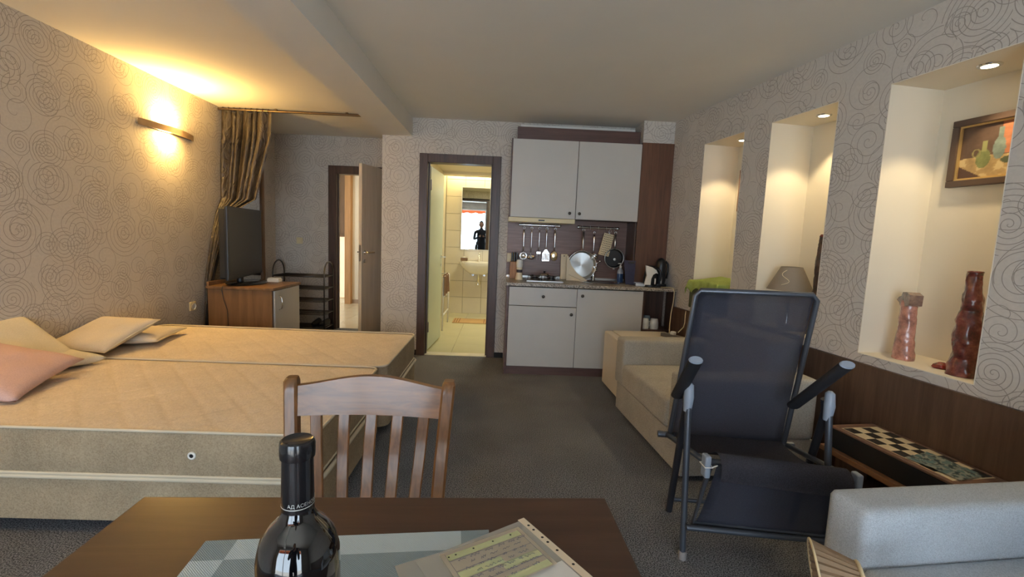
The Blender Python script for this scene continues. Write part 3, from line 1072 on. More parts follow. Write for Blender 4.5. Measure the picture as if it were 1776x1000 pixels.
make_bed(1.852, 2.862, -.735, 'quilted mattress of the near bed with a round air vent', 'fabric divan base under the near mattress', 1)
make_bed(2.872, 3.872, -.695, 'quilted mattress of the far bed next to the television cabinet', 'fabric divan base under the far mattress', 2)


def pillow(name, label, w, h, t, mat, M, seed, trim=None, flat=.5):
    o = thing(name, label, 'pillow')
    bm = B()

    def f(sg):
        def g(u, v):
            a, b = 2 * u - 1, 2 * v - 1
            pa = 1 - .07 * (1 - b * b) ; pb = 1 - .07 * (1 - a * a)
            x = a * w / 2 * pa; y = b * h / 2 * pb
            z = sg * t / 2 * max(0, (1 - a ** 4) * (1 - b ** 4)) ** flat
            if z:
                z += .010 * noise.noise(Vector((x * 9, y * 9, seed + sg))) * (1 - max(abs(a), abs(b)) ** 6)
            return (x, y, z)
        return g
    grid(bm, 26, 26, f(1)); grid(bm, 26, 26, f(-1))
    bmesh.ops.remove_doubles(bm, verts=bm.verts, dist=1e-4)
    obj('cushion', bm, mat, o, smooth=True)
    if trim:
        bm = B()
        path = []
        for k in range(80):
            t_ = k / 20; sd = int(t_); q = 2 * (t_ - sd) - 1
            a, b = [(q, -1), (1, q), (-q, 1), (-1, -q)][sd]
            path.append((a * w / 2 * (1 - .07 * (1 - b * b)), b * h / 2 * (1 - .07 * (1 - a * a)), 0))
        tube(bm, path, .004, 6, closed=True); obj('piping', bm, trim, o, smooth=True)
    o.matrix_world = M
    return o


def TR(x, y, z, rx=0, ry=0, rz=0):
    return Matrix.Translation((x, y, z)) @ Matrix.Rotation(R(rz), 4, 'Z') @ Matrix.Rotation(R(ry), 4, 'Y') @ Matrix.Rotation(R(rx), 4, 'X')


def frame3(c, ex, ey, lift=0.):
    """placement from a centre and two in-plane edge directions"""
    ex = Vector(ex).normalized(); ez = ex.cross(Vector(ey)).normalized(); ey = ez.cross(ex)
    mm = Matrix((ex, ey, ez)).transposed().to_4x4()
    mm.translation = Vector(c) + ez * lift
    return mm


pillow('pillow', 'beige pillow propped on the left wall on top of another beige one', .41, .46, .085, PILB, frame3((-2.572, 3.055, .560), (.42, -.02, .0), (-.03, .36, .10)), 1, PIPE)
pillow('pillow', 'flat beige pillow lying under the propped beige pillow', .44, .46, .07, PILB, frame3((-2.545, 3.30, .503), (.44, .10, 0), (-.10, .44, .0)), 2, PIPE)
pillow('pillow', 'pink pillow at the left edge on the near bed', .52, .52, .10, PILP, frame3((-2.45, 2.25, .565), (.50, .14, -.13), (-.12, .5, .06)), 3)
pillow('pillow', 'cream pillow standing against the wall behind the pink pillow', .44, .42, .09, PILC, frame3((-2.66, 2.60, .585), (.30, 0, -.22), (0, .42, .0)), 4)
pillow('pillow', 'crumpled cream pillow lying flat between the pink and beige pillows', .38, .30, .07, PILC, frame3((-2.52, 2.66, .495), (.36, -.12, 0), (.12, .3, .0)), 5)

# ------------------------------------------------------------------ kitchen
KY = 4.35
bc = thing('base_cabinet', 'grey base cabinet with a drawer above a door, left of the other', 'cabinet', (.06, KY, 0))
bm = B(); box(bm, 0, .022, -.012, .56, 0, .843, .001, 1); box(bm, .66, .676, .0, .56, 0, .843); box(bm, .022, .66, .0, .56, .06, .076); box(bm, .022, .66, .54, .556, .076, .843)
obj('body', bm, KPLUM, bc)
bm = B(); box(bm, .022, .676, -.002, .014, 0, .076); obj('plinth', bm, KPLUM, bc)
bm = B(); box(bm, .026, .661, -.018, -.001, .664, .836, .0015, 1); dd = obj('drawer', bm, LAMI, bc)


def knob(parent, x, y, z):
    bm = B(); lathe(bm, [(.006, 0), (.006, .012), (.014, .016), (.015, .022), (.010, .027), (0, .028)], 18, M=Matrix.Translation((x, y, z)) @ Matrix.Rotation(R(90), 4, 'X'))
    obj('knob', bm, DSTEEL, parent, smooth=True, auto=50)


knob(dd, .345, -.018, .755)
bm = B(); box(bm, .026, .661, -.018, -.001, .082, .658, .0015, 1); dd = obj('door', bm, LAMI, bc)
knob(dd, .615, -.018, .595)
bc = thing('base_cabinet', 'grey base cabinet with one tall door under the sink', 'cabinet', (.736, KY, 0))
bm = B(); box(bm, .0, .016, 0, .56, 0, .843); box(bm, .597, .613, 0, .56, 0, .843); box(bm, .016, .597, 0, .56, .06, .076); box(bm, .016, .597, .54, .556, .076, .843)
obj('body', bm, KPLUM, bc)
bm = B(); box(bm, .0, .613, -.002, .014, 0, .076); obj('plinth', bm, KPLUM, bc)
bm = B(); box(bm, -.011, .609, -.018, -.001, .082, .836, .0015, 1); dd = obj('door', bm, LAMI, bc)
knob(dd, .035, -.018, .775)
us = thing('open_shelf_unit', 'open brown shelf under the right end of the worktop', 'shelf', (1.351, KY, 0))
bm = B(); box(bm, 0, .014, 0, .26, 0, .843); obj('side_panel', bm, DARKW, us)
bm = B(); box(bm, .286, .30, 0.01, .26, 0, .843); obj('side_panel', bm, DARKW, us)
bm = B(); box(bm, .014, .286, .245, .26, 0, .843); obj('back_panel', bm, DARKW, us)
for z in (.05, .455):
    bm = B(); box(bm, .014, .286, .005, .245, z, z + .018); obj('shelf', bm, DARKW, us)

wt = thing('worktop', 'speckled granite-look worktop along the kitchenette', 'worktop', (0, 0, 0))
bm = B(); prism(bm, [(.055, 4.315), (1.660, 4.315), (1.615, 4.617), (1.318, 4.617), (1.318, 4.922), (.055, 4.922)], 'z', .8455, .875)
bmesh.ops.bevel(bm, geom=[e for e in bm.edges if abs(e.verts[0].co.y - 4.315) < 1e-4 and abs(e.verts[1].co.y - 4.315) < 1e-4], offset=.006, segments=3, affect='EDGES')
obj('slab', bm, GRANITE, wt)
bm = B(); box(bm, .06, 1.315, 4.905, 4.919, .8755, .90, .003, 2); obj('upstand', bm, STEEL, wt)
o = thing('backsplash', 'brown laminate backsplash behind the hanging utensils', 'panel', (.055, 4.92, .9005))
bm = B(); box(bm, 0, 1.262, 0, .009, 0, .62); obj('board', bm, SPLASH, o)
bm = B(); box(bm, 1.2475, 1.262, -.298, -.0005, -.024, .586); obj('return_panel', bm, DARKW, o)
o = thing('tall_side_panel', 'tall walnut panel covering the column right of the wall cabinets', 'panel', (1.318, 4.601, .876))
bm = B(); box(bm, 0, .308, 0, .016, 0, 1.372, .001, 1); obj('board', bm, KSIDE, o)
bm = B(); box(bm, .002, .306, -.006, -.0005, 0.0005, .022, .002, 1); obj('seal_strip', bm, STEEL, o)

for k, (x0, x1, lab, kx) in enumerate(((.06, .705, 'left grey wall cabinet above the cooker hood', .615), (.705, 1.318, 'right grey wall cabinet beside the walnut panel', .035))):
    wc = thing('wall_cabinet', lab, 'cabinet', (x0, 4.62, 1.49))
    w_ = x1 - x0
    bm = B(); box(bm, 0.0005, .018, 0, .299, 0, .745); box(bm, w_ - .018, w_ - .0005, 0, .299, 0, .745); box(bm, .018, w_ - .018, 0, .299, 0, .018); box(bm, .018, w_ - .018, 0, .299, .727, .745); box(bm, .018, w_ - .018, .285, .299, .018, .727)
    obj('body', bm, KPLUM, wc)
    bm = B(); box(bm, .012 if k == 0 else .003, w_ - .003, -.019, -.001, .002, .74, .0015, 1); dd = obj('door', bm, LAMI, wc)
    knob(dd, kx - (.03 if k == 0 else 0), -.019, .055)
o = thing('cooker_hood', 'slim cream cooker hood under the left wall cabinet', 'hood', (.055, 4.575, 1.445))
bm = B(); box(bm, 0, .645, 0, .33, 0, .043, .004, 2); obj('housing', bm, IVORY, o)
bm = B(); box(bm, .29, .35, -.004, 0, .014, .026, .001, 1); obj('switch', bm, BLACK, o)
o = thing('cornice_board', 'brown cornice board along the top of the wall cabinets', 'panel', (.112, 4.70, 2.2355))
bm = B(); box(bm, 0, 1.205, 0, .018, 0, .13, .002, 1); obj('board', bm, KPLUM, o)
bm = B(); box(bm, .03, 1.18, .10, .16, .135, .175, .003, 1); box(bm, .1, .13, .018, .16, .10, .135); box(bm, 1.0, 1.03, .018, .16, .10, .135); obj('pelmet_strip', bm, WHITE, o)


# hanging rails with utensils
def rail(x0, x1, label):
    o = thing('utensil_rail', label, 'rail', (x0, 4.885, 1.425))
    bm = B(); tube(bm, [(0, 0, 0), (x1 - x0, 0, 0)], .012, 12)
    obj('bar', bm, CHROME, o, smooth=True, auto=50)
    for x in (.01, x1 - x0 - .01):
        bm = B(); lathe(bm, [(.0, -.016), (.012, -.012), (.016, 0), (.012, .012), (0, .016)], 14, M=Matrix.Translation((x + (-.02 if x < .1 else .02), 0, 0)) @ Matrix.Rotation(R(90), 4, 'Y'), cap=False)
        tube(bm, [(x, 0, 0), (x, .034, 0)], .006, 8)
        obj('end_knob', bm, CHROME, o, smooth=True, auto=50)
    n = 5
    for i in range(n):
        x = .03 + (x1 - x0 - .06) * i / (n - 1)
        bm = B(); tube(bm, arc((x, 0, 0), .0145, 0, PI * 1.3, 8, 'yz') + [(x, -.012, -.03)], .002, 6)
        obj('hook', bm, STEEL, o, smooth=True)


rail(.19, .58, 'left chrome utensil rail under the cooker hood')
rail(.80, 1.19, 'right chrome rail holding pans and grater')


def hang(name, label, cat, x, z=1.405, group=None):
    return thing(name, label, cat, (x, 4.868, z), 0, group)


def handle(bm, L, w0=.006, w1=.011):
    tube(bm, arc((0, 0, -.012), .011, 0, 2 * PI * 13 / 14, 13, 'xz'), .0025, 6, closed=True)
    tube(bm, [(0, 0, -.024), (0, 0, -.06), (0, -.002, -.12), (0, 0, -.2), (0, 0, -L)], [w0 * .7, w1, w1 * .8, w0, w0 * .8], 8)


def bowl(bm, c, r, squash=1., tilt=0.):
    prof = [(r * math.sin(a), -r * .75 * math.cos(a)) for a in [i * PI / 2 / 6 for i in range(7)]]
    prof += [(p[0] * .94, p[1] * .9 + .0) for p in prof[::-1]]
    lathe(bm, prof, 20, M=Matrix.Translation(c) @ Matrix.Rotation(R(tilt), 4, 'X') @ Matrix.Diagonal((squash, 1, 1, 1)), cap=False)


o = hang('skimmer', 'round skimmer hanging first from the left on the left rail', 'utensil', .225, group='utensils on the left rail')
bm = B(); handle(bm, .26); obj('handle', bm, CHROME, o, smooth=True)
bm = B(); bowl(bm, (0, -.02, -.30), .043, 1, 70); obj('bowl', bm, CHROME, o, smooth=True)
o = hang('ladle', 'deep steel ladle hanging second on the left rail', 'utensil', .305, group='utensils on the left rail')
bm = B(); handle(bm, .30, .004, .005); obj('handle', bm, CHROME, o, smooth=True)
bm = B(); bowl(bm, (0, -.035, -.30), .045, 1, 15); obj('bowl', bm, CHROME, o, smooth=True)
o = hang('meat_fork', 'two pronged meat fork hanging in the middle of the left rail', 'utensil', .385, group='utensils on the left rail')
bm = B(); handle(bm, .25, .004, .005); obj('handle', bm, CHROME, o, smooth=True)
bm = B(); box(bm, -.022, .022, -.003, .003, -.275, -.25, .002, 1)
for x in (-.017, .017):
    tube(bm, [(x, 0, -.27), (x, 0, -.335)], [.004, .0015], 6)
obj('prong', bm, CHROME, o)
o = hang('slotted_spatula', 'slotted turner hanging beside the fork on the left rail', 'utensil', .46, group='utensils on the left rail')
bm = B(); handle(bm, .23, .004, .006); obj('handle', bm, CHROME, o, smooth=True)
bm = B()
prism(bm, [(-.008, -.225), (.008, -.225), (.036, -.265), (-.036, -.265)], 'y', -.0015, .0015)
for i in range(6):
    x = -.036 + i * .0138
    box(bm, x, x + .004, -.0015, .0015, -.335, -.265)
box(bm, -.036, .037, -.0015, .0015, -.345, -.335)
obj('blade', bm, CHROME, o)
o = hang('serving_spoon', 'large serving spoon hanging last on the left rail', 'utensil', .548, group='utensils on the left rail')
bm = B(); handle(bm, .24); obj('handle', bm, CHROME, o, smooth=True)
bm = B(); lathe(bm, [(.036 * math.sin(a), .052 * math.cos(a)) for a in [i * PI / 10 for i in range(11)]], 18, M=Matrix.Translation((0, 0, -.29)) @ Matrix.Diagonal((1, .3, 1, 1)), cap=False)
obj('bowl', bm, mt_plain('warm_steel', (.8, .66, .42, 1), .15, 1.0), o, smooth=True)


def pan(name, label, x, zc, r, hl, rimmat, inmat, depth=.035, y=4.862):
    o = thing(name, label, 'pan', (x, y, zc))
    Mx = Matrix.Translation((0, 0, 0)) @ Matrix.Rotation(R(90), 4, 'X')
    bm = B(); lathe(bm, [(0, -.002), (r * .86, -.002), (r * .98, depth), (r, depth + .001), (r * .88, -.006 + .0), (0, -.006)][:4] + [(r * 1.0, depth + .001), (r * .885, -.008), (0, -.008)], 48, M=Mx, cap=False)
    obj('bowl', bm, inmat, o, smooth=True, auto=35)
    bm = B(); tube(bm, [(r * math.cos(a), -depth, r * math.sin(a)) for a in [i * 2 * PI / 48 for i in range(48)]], .004, 6, closed=True); obj('rim', bm, rimmat, o, smooth=True)
    bm = B(); tube(bm, [(0, -depth, r), (0, -depth - .004, r + .03), (0, -depth, r + hl * .5), (0, -depth + .006, r + hl)], [.006, .009, .011, .008], 10)
    tube(bm, [(p[0], -depth + .006, p[2] + r + hl + .012) for p in arc((0, 0, 0), .012, 0, 2 * PI * 11 / 12, 11, 'xz')], .003, 6, closed=True)
    hd = obj('handle', bm, STEEL, o, smooth=True)
    return o, hd


def mt_pan():
    mt, nt, p, out = new_mat('spun_steel')
    tc = node(nt, 'ShaderNodeTexCoord')
    g = node(nt, 'ShaderNodeTexGradient', gradient_type='RADIAL')
    mp = node(nt, 'ShaderNodeMapping'); mp.inputs['Rotation'].default_value = (R(90), 0, 0)
    nt.links.new(tc.outputs['Object'], mp.inputs[0]); nt.links.new(mp.outputs[0], g.inputs[0])
    p.inputs['Metallic'].default_value = 1
    p.inputs['Roughness'].default_value = .34
    p.inputs['Base Color'].default_value = (.62, .62, .6, 1)
    p.inputs['Anisotropic'].default_value = .7
    tg = node(nt, 'ShaderNodeTangent', direction_type='RADIAL', axis='Y')
    nt.links.new(tg.outputs[0], p.inputs['Tangent'])
    return mt


pan('frying_pan', 'large steel frying pan hanging against the backsplash', .832, 1.035, .148, .20, CHROME, mt_pan(), .04, y=4.842)
o, hd = pan('small_pan', 'small black pan with a glass lid hanging right of the grater', 1.168, 1.118, .098, .15, STEEL, mt_plain('dark_nonstick', sr(34, 32, 32), .35), .03)
bm = B(); lathe(bm, [(.012, 0), (.014, .012), (0, .014)], 14, M=Matrix.Translation((0, -.045, -.01)) @ Matrix.Rotation(R(90), 4, 'X')); obj('lid_knob', bm, STEEL, o, smooth=True, auto=50)
bm = B(); box(bm, -.012, .012, -.04, -.02, -.118, -.098, .003, 1); obj('ear', bm, STEEL, o)
o = hang('ladle', 'small steel ladle hanging between the big pan and the grater', 'utensil', .955, 1.385)
bm = B(); handle(bm, .22); obj('handle', bm, CHROME, o, smooth=True)
bm = B(); bowl(bm, (0, -.055, -.26), .040, 1, 55); tube(bm, [(-.05, -.03, -.245), (.05, -.03, -.245)], .005, 6); obj('bowl', bm, CHROME, o, smooth=True)
gr = thing('grater', 'flat cream coloured grater hanging tilted beside the small pan', 'grater', (1.085, 4.862, 1.255))
gr.rotation_euler = (0, R(12), 0)
bm = B(); box(bm, -.055, .055, -.002, .002, -.115, .115, .002, 1); obj('plate', bm, mt_plain('pale_tin', sr(206, 186, 150), .35, .4), gr)
bm = B()
for i in range(6):
    for j in range(10):
        x = -.043 + i * .0165 + (.006 if j % 2 else 0); z = -.10 + j * .022
        lathe(bm, [(0, .0012), (.0048, .0004)], 6, M=Matrix.Translation((x, -.0028, z)) @ Matrix.Rotation(R(90), 4, 'X'), cap=False)
ht = obj('grating_teeth', bm, BLACKM, gr); ht['kind'] = 'stuff'
bm = B(); tube(bm, [(0, 0, .115), (-.012, 0, .14), (0, 0, .17), (.012, 0, .14), (0, 0, .115)], .002, 6); obj('hanging_loop', bm, STEEL, gr)

# worktop items (z = .8755)
ZT = .8757
o = thing('gas_hob', 'two burner steel gas hob set on the worktop', 'hob', (.42, 4.66, ZT))
bm = B(); box(bm, -.17, .19, -.17, .19, 0, .008, .003, 2); box(bm, -.165, .185, -.185, -.172, 0, .012, .003, 2); obj('tray', bm, STEEL, o)
for x in (-.075, .09):
    bm = B(); lathe(bm, [(.045, .008), (.045, .02), (.03, .026), (.03, .032), (0, .034)], 20, (x, .02, 0)); obj('burner', bm, BLACK, o, smooth=True, auto=40)
    bm = B()
    for k in range(4):
        a = k * PI / 2 + .4
        tube(bm, [(x + .02 * math.cos(a), .02 + .02 * math.sin(a), .045), (x + .075 * math.cos(a), .02 + .075 * math.sin(a), .045), (x + .08 * math.cos(a), .02 + .08 * math.sin(a), .008)], .004, 6)
    tube(bm, arc((x, .02, .04), .05, 0, 2 * PI * 15 / 16, 15, 'xy'), .004, 6, closed=True)
    obj('pan_support', bm, DSTEEL, o, smooth=True)
for x in (-.03, .03):
    bm = B(); lathe(bm, [(.014, .008), (.012, .028), (0, .03)], 14, (x, -.12, 0)); obj('knob', bm, BLACK, o, smooth=True, auto=40)
lb = thing('glass_lid', 'small steel pot lid lying on the gas hob', 'lid', (.44, 4.70, ZT + .053))
bm = B(); lathe(bm, [(.062, 0), (.055, .012), (.02, .022), (0, .023)], 24); obj('dome', bm, CHROME, lb, smooth=True, auto=50)
bm = B(); lathe(bm, [(.006, .022), (.013, .036), (0, .038)], 14); obj('knob', bm, BLACK, lb, smooth=True, auto=50)

sb = thing('kitchen_sink', 'round steel sink inset in the worktop', 'sink', (.99, 4.66, ZT))
bm = B(); lathe(bm, [(.20, 0), (.205, .004), (.195, .007), (.17, .004), (.165, .001), (0, .0005)], 44, M=Matrix.Diagonal((1, .8, 1, 1)), cap=False); obj('rim', bm, CHROME, sb, smooth=True, auto=50)
bm = B(); lathe(bm, [(0, .0022), (.155, .0022)], 40, M=Matrix.Diagonal((1, .8, 1, 1)), cap=False); obj('bowl', bm, mt_plain('dark_steel', (.2, .2, .2, 1), .3, 1), sb)
ft = thing('kitchen_tap', 'chrome mixer tap behind the round sink', 'tap', (.965, 4.85, ZT))
bm = B(); lathe(bm, [(.024, 0), (.022, .01), (.017, .02), (.016, .10), (.02, .13), (.014, .15), (0, .152)], 18); tube(bm, [(0, 0, .12), (.0, -.05, .15), (.0, -.14, .13), (0, -.15, .11)], .011, 10); obj('body', bm, CHROME, ft, smooth=True, auto=50)
bm = B(); tube(bm, [(0, 0, .145), (.02, -.01, .18), (.05, -.02, .20)], .005, 8); lathe(bm, [(0, -.014), (.012, -.008), (.013, .006), (0, .014)], 12, (.055, -.022, .205), cap=False); obj('lever', bm, CHROME, ft, smooth=True)

kb = thing('knife_block', 'wooden knife block with black handled knives by the left panel', 'knife block', (.135, 4.82, ZT), R(-5))
bm = B(); box(bm, -.04, .05, -.06, .05, 0, .17, .004, 2); obj('block', bm, mt_wood('light_brown_wood', sr(150, 104, 66), sr(176, 128, 84), .5), kb)
for i in range(6):
    bm = B(); x = -.022 + (i % 3) * .024; y = -.03 + (i // 3) * .035
    box(bm, x - .008, x + .009, y - .012, y + .012, .17, .265 - .01 * (i % 2), .005, 2); obj('knife_handle', bm, BLACK, kb)
o = thing('socket_on_backsplash', 'ivory wall socket at the left end of the backsplash', 'socket', (.10, 4.9195, 1.08))
bm = B(); box(bm, -.04, .04, -.012, 0, -.045, .045, .004, 2); obj('plate', bm, IVORY, o)
sp = thing('salt_shaker', 'cream salt mill with a dark label by the knife block', 'shaker', (.185, 4.66, ZT))
bm = B(); lathe(bm, [(.038, 0), (.036, .02), (.028, .06), (.029, .12), (0, .121)], 24); obj('body', bm, mt_plain('cream_plastic', sr(228, 214, 184), .4), sp, smooth=True, auto=50)
bm = B(); lathe(bm, [(.030, .122), (.033, .15), (.031, .185), (.024, .198), (0, .2)], 24); obj('cap', bm, WHITE, sp, smooth=True, auto=50)
bm = B(); lathe(bm, [(.0285, .07), (.0292, .085), (.0292, .10)], 24, cap=False); obj('label_band', bm, mt_plain('label_ink', sr(60, 52, 60), .5), sp, smooth=True)

WB = mt_plain('white_board', sr(214, 200, 172), .5)
o = thing('cutting_board', 'narrow cream cutting board standing upright against the backsplash', 'board', (.655, 4.855, ZT)); o.rotation_euler = (R(-7), 0, 0)
bm = B(); box(bm, -.034, .034, -.008, .008, 0, .265, .005, 2); obj('board', bm, WB, o)
bm = B(); lathe(bm, [(0, 0), (.006, 0)], 12, M=Matrix.Translation((0, -.0083, .245)) @ Matrix.Rotation(R(90), 4, 'X'), cap=False); obj('hanging_hole', bm, BLACKM, o)
o = thing('cutting_board', 'cream board leaning diagonally below the large frying pan', 'board', (.672, 4.775, ZT)); o.rotation_euler = (R(-4), 0, 0)
bm = B(); prism(bm, [(0, .0), (.225, .0), (.115, .075), (.05, .15), (.015, .25), (.0, .25)], 'y', -.005, .005); obj('board', bm, WB, o)
bm = B(); tube(bm, [(.02, -.007, .06), (.15, -.007, .01)], .002, 6); obj('groove', bm, mt_plain('board_groove', sr(170, 156, 130), .6), o)
o = thing('dish_soap', 'clear bottle of blue dish soap with a white pump', 'bottle', (1.228, 4.78, ZT))
bm = B(); lathe(bm, [(.030, 0), (.032, .01), (.032, .09), (0, .091)], 20, M=Matrix.Diagonal((1, .7, 1, 1))); obj('liquid', bm, mt_plain('blue_liquid', sr(60, 84, 120), .2), o, smooth=True, auto=50)
bm = B(); lathe(bm, [(.0325, .091), (.031, .12), (.014, .145), (.012, .15)], 20, M=Matrix.Diagonal((1, .7, 1, 1)), cap=False); obj('clear_shoulder', bm, mt_plain('hazy_plastic', sr(150, 156, 166), .25), o, smooth=True)
bm = B(); lathe(bm, [(.014, .15), (.014, .17), (.006, .172), (.006, .195), (0, .196)], 14); tube(bm, [(0, 0, .195), (-.03, -.01, .192)], .005, 8); obj('pump', bm, WHITE, o, smooth=True, auto=50)
o = thing('navy_board', 'navy blue cutting board leaning on the walnut panel beside the dish soap', 'board', (1.228, 4.562, ZT)); o.rotation_euler = (R(-6), R(-2), 0)
bm = B(); prism(bm, [(.005, 0), (.085, .0), (.105, .235), (-.01, .24)], 'y', 0, .008); obj('board', bm, mt_plain('navy_plastic', sr(38, 36, 66), .4), o)
bm = B(); box(bm, .03, .09, -.002, 0, .205, .222, .001, 1); obj('grip_slot', bm, BLACK, o)
o = thing('steel_tray', 'small steel tray behind the kettle', 'tray', (1.355, 4.50, ZT), R(-6))
bm = B(); box(bm, -.05, .06, -.07, .07, 0, .006, .002, 1); obj('base', bm, STEEL, o)
bm = B(); box(bm, -.052, .062, -.072, -.066, .006, .028); box(bm, -.052, .062, .066, .072, .006, .028); box(bm, -.052, -.046, -.066, .066, .006, .028); box(bm, .056, .062, -.066, .066, .006, .028); obj('wall', bm, STEEL, o)

kt = thing('electric_kettle', 'white and black electric kettle on the right of the worktop', 'kettle', (1.44, 4.46, ZT))
bm = B(); lathe(bm, [(.068, 0), (.07, .006), (.066, .02), (0, .021)], 28); obj('base', bm, BLACK, kt, smooth=True, auto=40)
bm = B(); lathe(bm, [(.060, .022), (.066, .04), (.064, .10), (.054, .16), (.05, .19), (.03, .20), (0, .202)], 28); obj('body', bm, BLACK, kt, smooth=True, auto=50)
bm = B()
sh = [(-.072, .022), (-.015, .022), (-.012, .08), (.004, .12), (.03, .135), (.05, .13), (.03, .165), (-.01, .19), (-.07, .205), (-.064, .15), (-.055, .11), (-.066, .06)]
prism(bm, sh, 'y', -.069, -.045); obj('side_shell', bm, WHITE, kt)
bm = B(); tube(bm, [(.03, -.02, .185), (.075, -.03, .16), (.092, -.035, .10), (.085, -.035, .06)], [.008, .010, .010, .008], 8); obj('handle', bm, BLACK, kt, smooth=True)
bm = B(); box(bm, .018, .03, -.074, -.07, .03, .085, .002, 1); obj('water_gauge', bm, WHITE, kt)
cm = thing('coffee_maker', 'dark coffee maker with a round top at the right end of the worktop', 'coffee maker', (1.565, 4.53, ZT))
bm = B(); box(bm, -.06, .035, -.07, .06, 0, .03, .008, 2); lathe(bm, [(.045, .03), (.05, .06), (.05, .20), (.045, .235), (.03, .262), (.012, .275), (0, .277)], 28, (-.01, -.01, 0)); obj('body', bm, BLACK, cm, smooth=True, auto=40)
bm = B(); tube(bm, [(.03, -.02, .245), (.052, -.02, .22), (.056, -.02, .15), (.048, -.02, .08)], .009, 8); obj('handle', bm, BLACK, cm, smooth=True)
bm = B(); box(bm, -.022, -.008, -.066, -.056, .03, .10, .003, 1); obj('level_window', bm, mt_plain('grey_gauge', sr(150, 148, 146), .3), cm)
for k, (x, y, lab) in enumerate(((1.405, 4.42, 'white mug upside down at the left on the open shelf'), (1.495, 4.42, 'white mug upside down at the right on the open shelf'), (1.45, 4.52, 'bluish glass cup between and behind the two white mugs'))):
    mg = thing('mug', lab, 'cup', (x, y, .4735), 0, 'cups on the open shelf')
    bm = B(); lathe(bm, [(.040, 0), (.042, .01), (.041, .06), (.034, .095 + .012 * (k == 2)), (.028, .10 + .012 * (k == 2)), (0, .10 + .012 * (k == 2))], 24); obj('body', bm, CERAM if k < 2 else mt_plain('blue_glass', sr(150, 170, 176), .15), mg, smooth=True, auto=50)
    bm = B(); tube(bm, [(p[0] - .04, -.012, p[2] + .05) for p in arc((0, 0, 0), .022, PI / 2, PI * 1.5, 8, 'xz')], .005, 8); obj('handle', bm, CERAM, mg, smooth=True)

cb = thing('kettle_cord', 'cream power cord looping from the worktop down to the fridge', 'cable', (0, 0, 0))
bm = B(); tube(bm, [(1.52, 4.37, .881), (1.56, 4.32, .889), (1.60, 4.285, .888), (1.615, 4.275, .85), (1.61, 4.27, .76), (1.59, 4.25, .66), (1.575, 4.22, .56), (1.565, 4.19, .50), (1.562, 4.18, .40)], .004, 8); obj('cord', bm, IVORY, cb, smooth=True)
cb = thing('extension_cable', 'thin cream cord down the wainscot behind the fridge', 'cable', (0, 0, 0))
bm = B(); tube(bm, [rw(.49, -.02, .70), rw(.50, -.03, .66), rw(.52, -.04, .60), rw(.54, -.06, .56), (1.58, 4.02, .522)], .004, 8); obj('cord', bm, IVORY, cb, smooth=True)

# ------------------------------------------------------------------ fridge
fr = thing('mini_fridge', 'cream mini fridge between the kitchenette and the sofa', 'fridge', (.985, 3.575, 0), R(3.5))
bm = B(); box(bm, .075, .56, 0, .54, .03, .50, .006, 2); obj('cabinet', bm, FRIDGE, fr)
bm = B(); box(bm, .0, .068, 0, .54, .03, .498, .012, 3); dd = obj('door', bm, FRIDGE, fr)
bm = B(); box(bm, .068, .075, .008, .532, .036, .49); obj('gasket', bm, mt_plain('grey_gasket', sr(130, 124, 112), .7), fr)
bm = B(); box(bm, .02, .055, .02, .1, .498, .505, .003, 1); obj('hinge_cover', bm, FRIDGE, dd)
for x in (.12, .5):
    for y in (.05, .49):
        bm = B(); lathe(bm, [(.018, 0), (.018, .03)], 10, (x, y, 0)); obj('foot', bm, BLACK, fr)
ad = thing('power_adapter', 'dark power strip with a white plug lying on the fridge', 'adapter', (1.475, 3.86, .502), R(-58))
bm = B(); box(bm, -.11, .11, -.025, .025, 0, .03, .006, 2); obj('strip', bm, mt_plain('grey_strip', sr(110, 104, 96), .5), ad)
bm = B(); box(bm, -.02, .02, -.016, .016, .03, .058, .006, 2); obj('plug', bm, WHITE, ad)


# ------------------------------------------------------------------ sofas
def soft(name, x0, x1, y0, y1, z0, z1, r, mat, parent, puff=.012, seg=4):
    """upholstered block: bevelled, subdivided and slightly puffed"""
    bm = B(); box(bm, x0, x1, y0, y1, z0, z1, r, seg)
    o = obj(name, bm, mat, parent, smooth=True, auto=60)
    return o


def make_sofa(loc, rz, label, mat, arm=.585, seat=.41, L=1.09, xb=.60, at=.172):
    s = thing('sofa', label, 'sofa', loc, rz)
    soft('base', .02, .80, .012, L - .012, .03, .235, .012, mat, s)
    soft('seat_cushion', -.005, xb - .002, at + .004, L - at + .004, .238, seat, .035, mat, s)
    soft('armrest', .0, .79, 0, at, .236, arm, .035, mat, s)
    soft('armrest', .0, .79, L - at, L, .236, arm, .035, mat, s)
    soft('backrest', xb, .80, at + .004, L - at + .004, .238, .765, .04, mat, s)
    for x in (.08, .74):
        for y in (.06, L - .06):
            bm = B(); lathe(bm, [(.02, 0), (.02, .03)], 10, (x, y, 0)); obj('foot', bm, BLACK, s)
    return s


s1 = make_sofa((1.0, 2.40, 0), R(5.2), 'beige fabric sofa bed between the fridge and the folding recliner', SOFAF)
s2 = make_sofa((1.165, .262, 0), R(7.2), 'grey fabric sofa at the lower right in front of the chess box', SOFAB, .578, .42, at=.145)
bm = B(); box(bm, .46, .60, .16, .70, .43, .78, .05, 4); obj('back_cushion', bm, SOFAB, s2, smooth=True, auto=60)

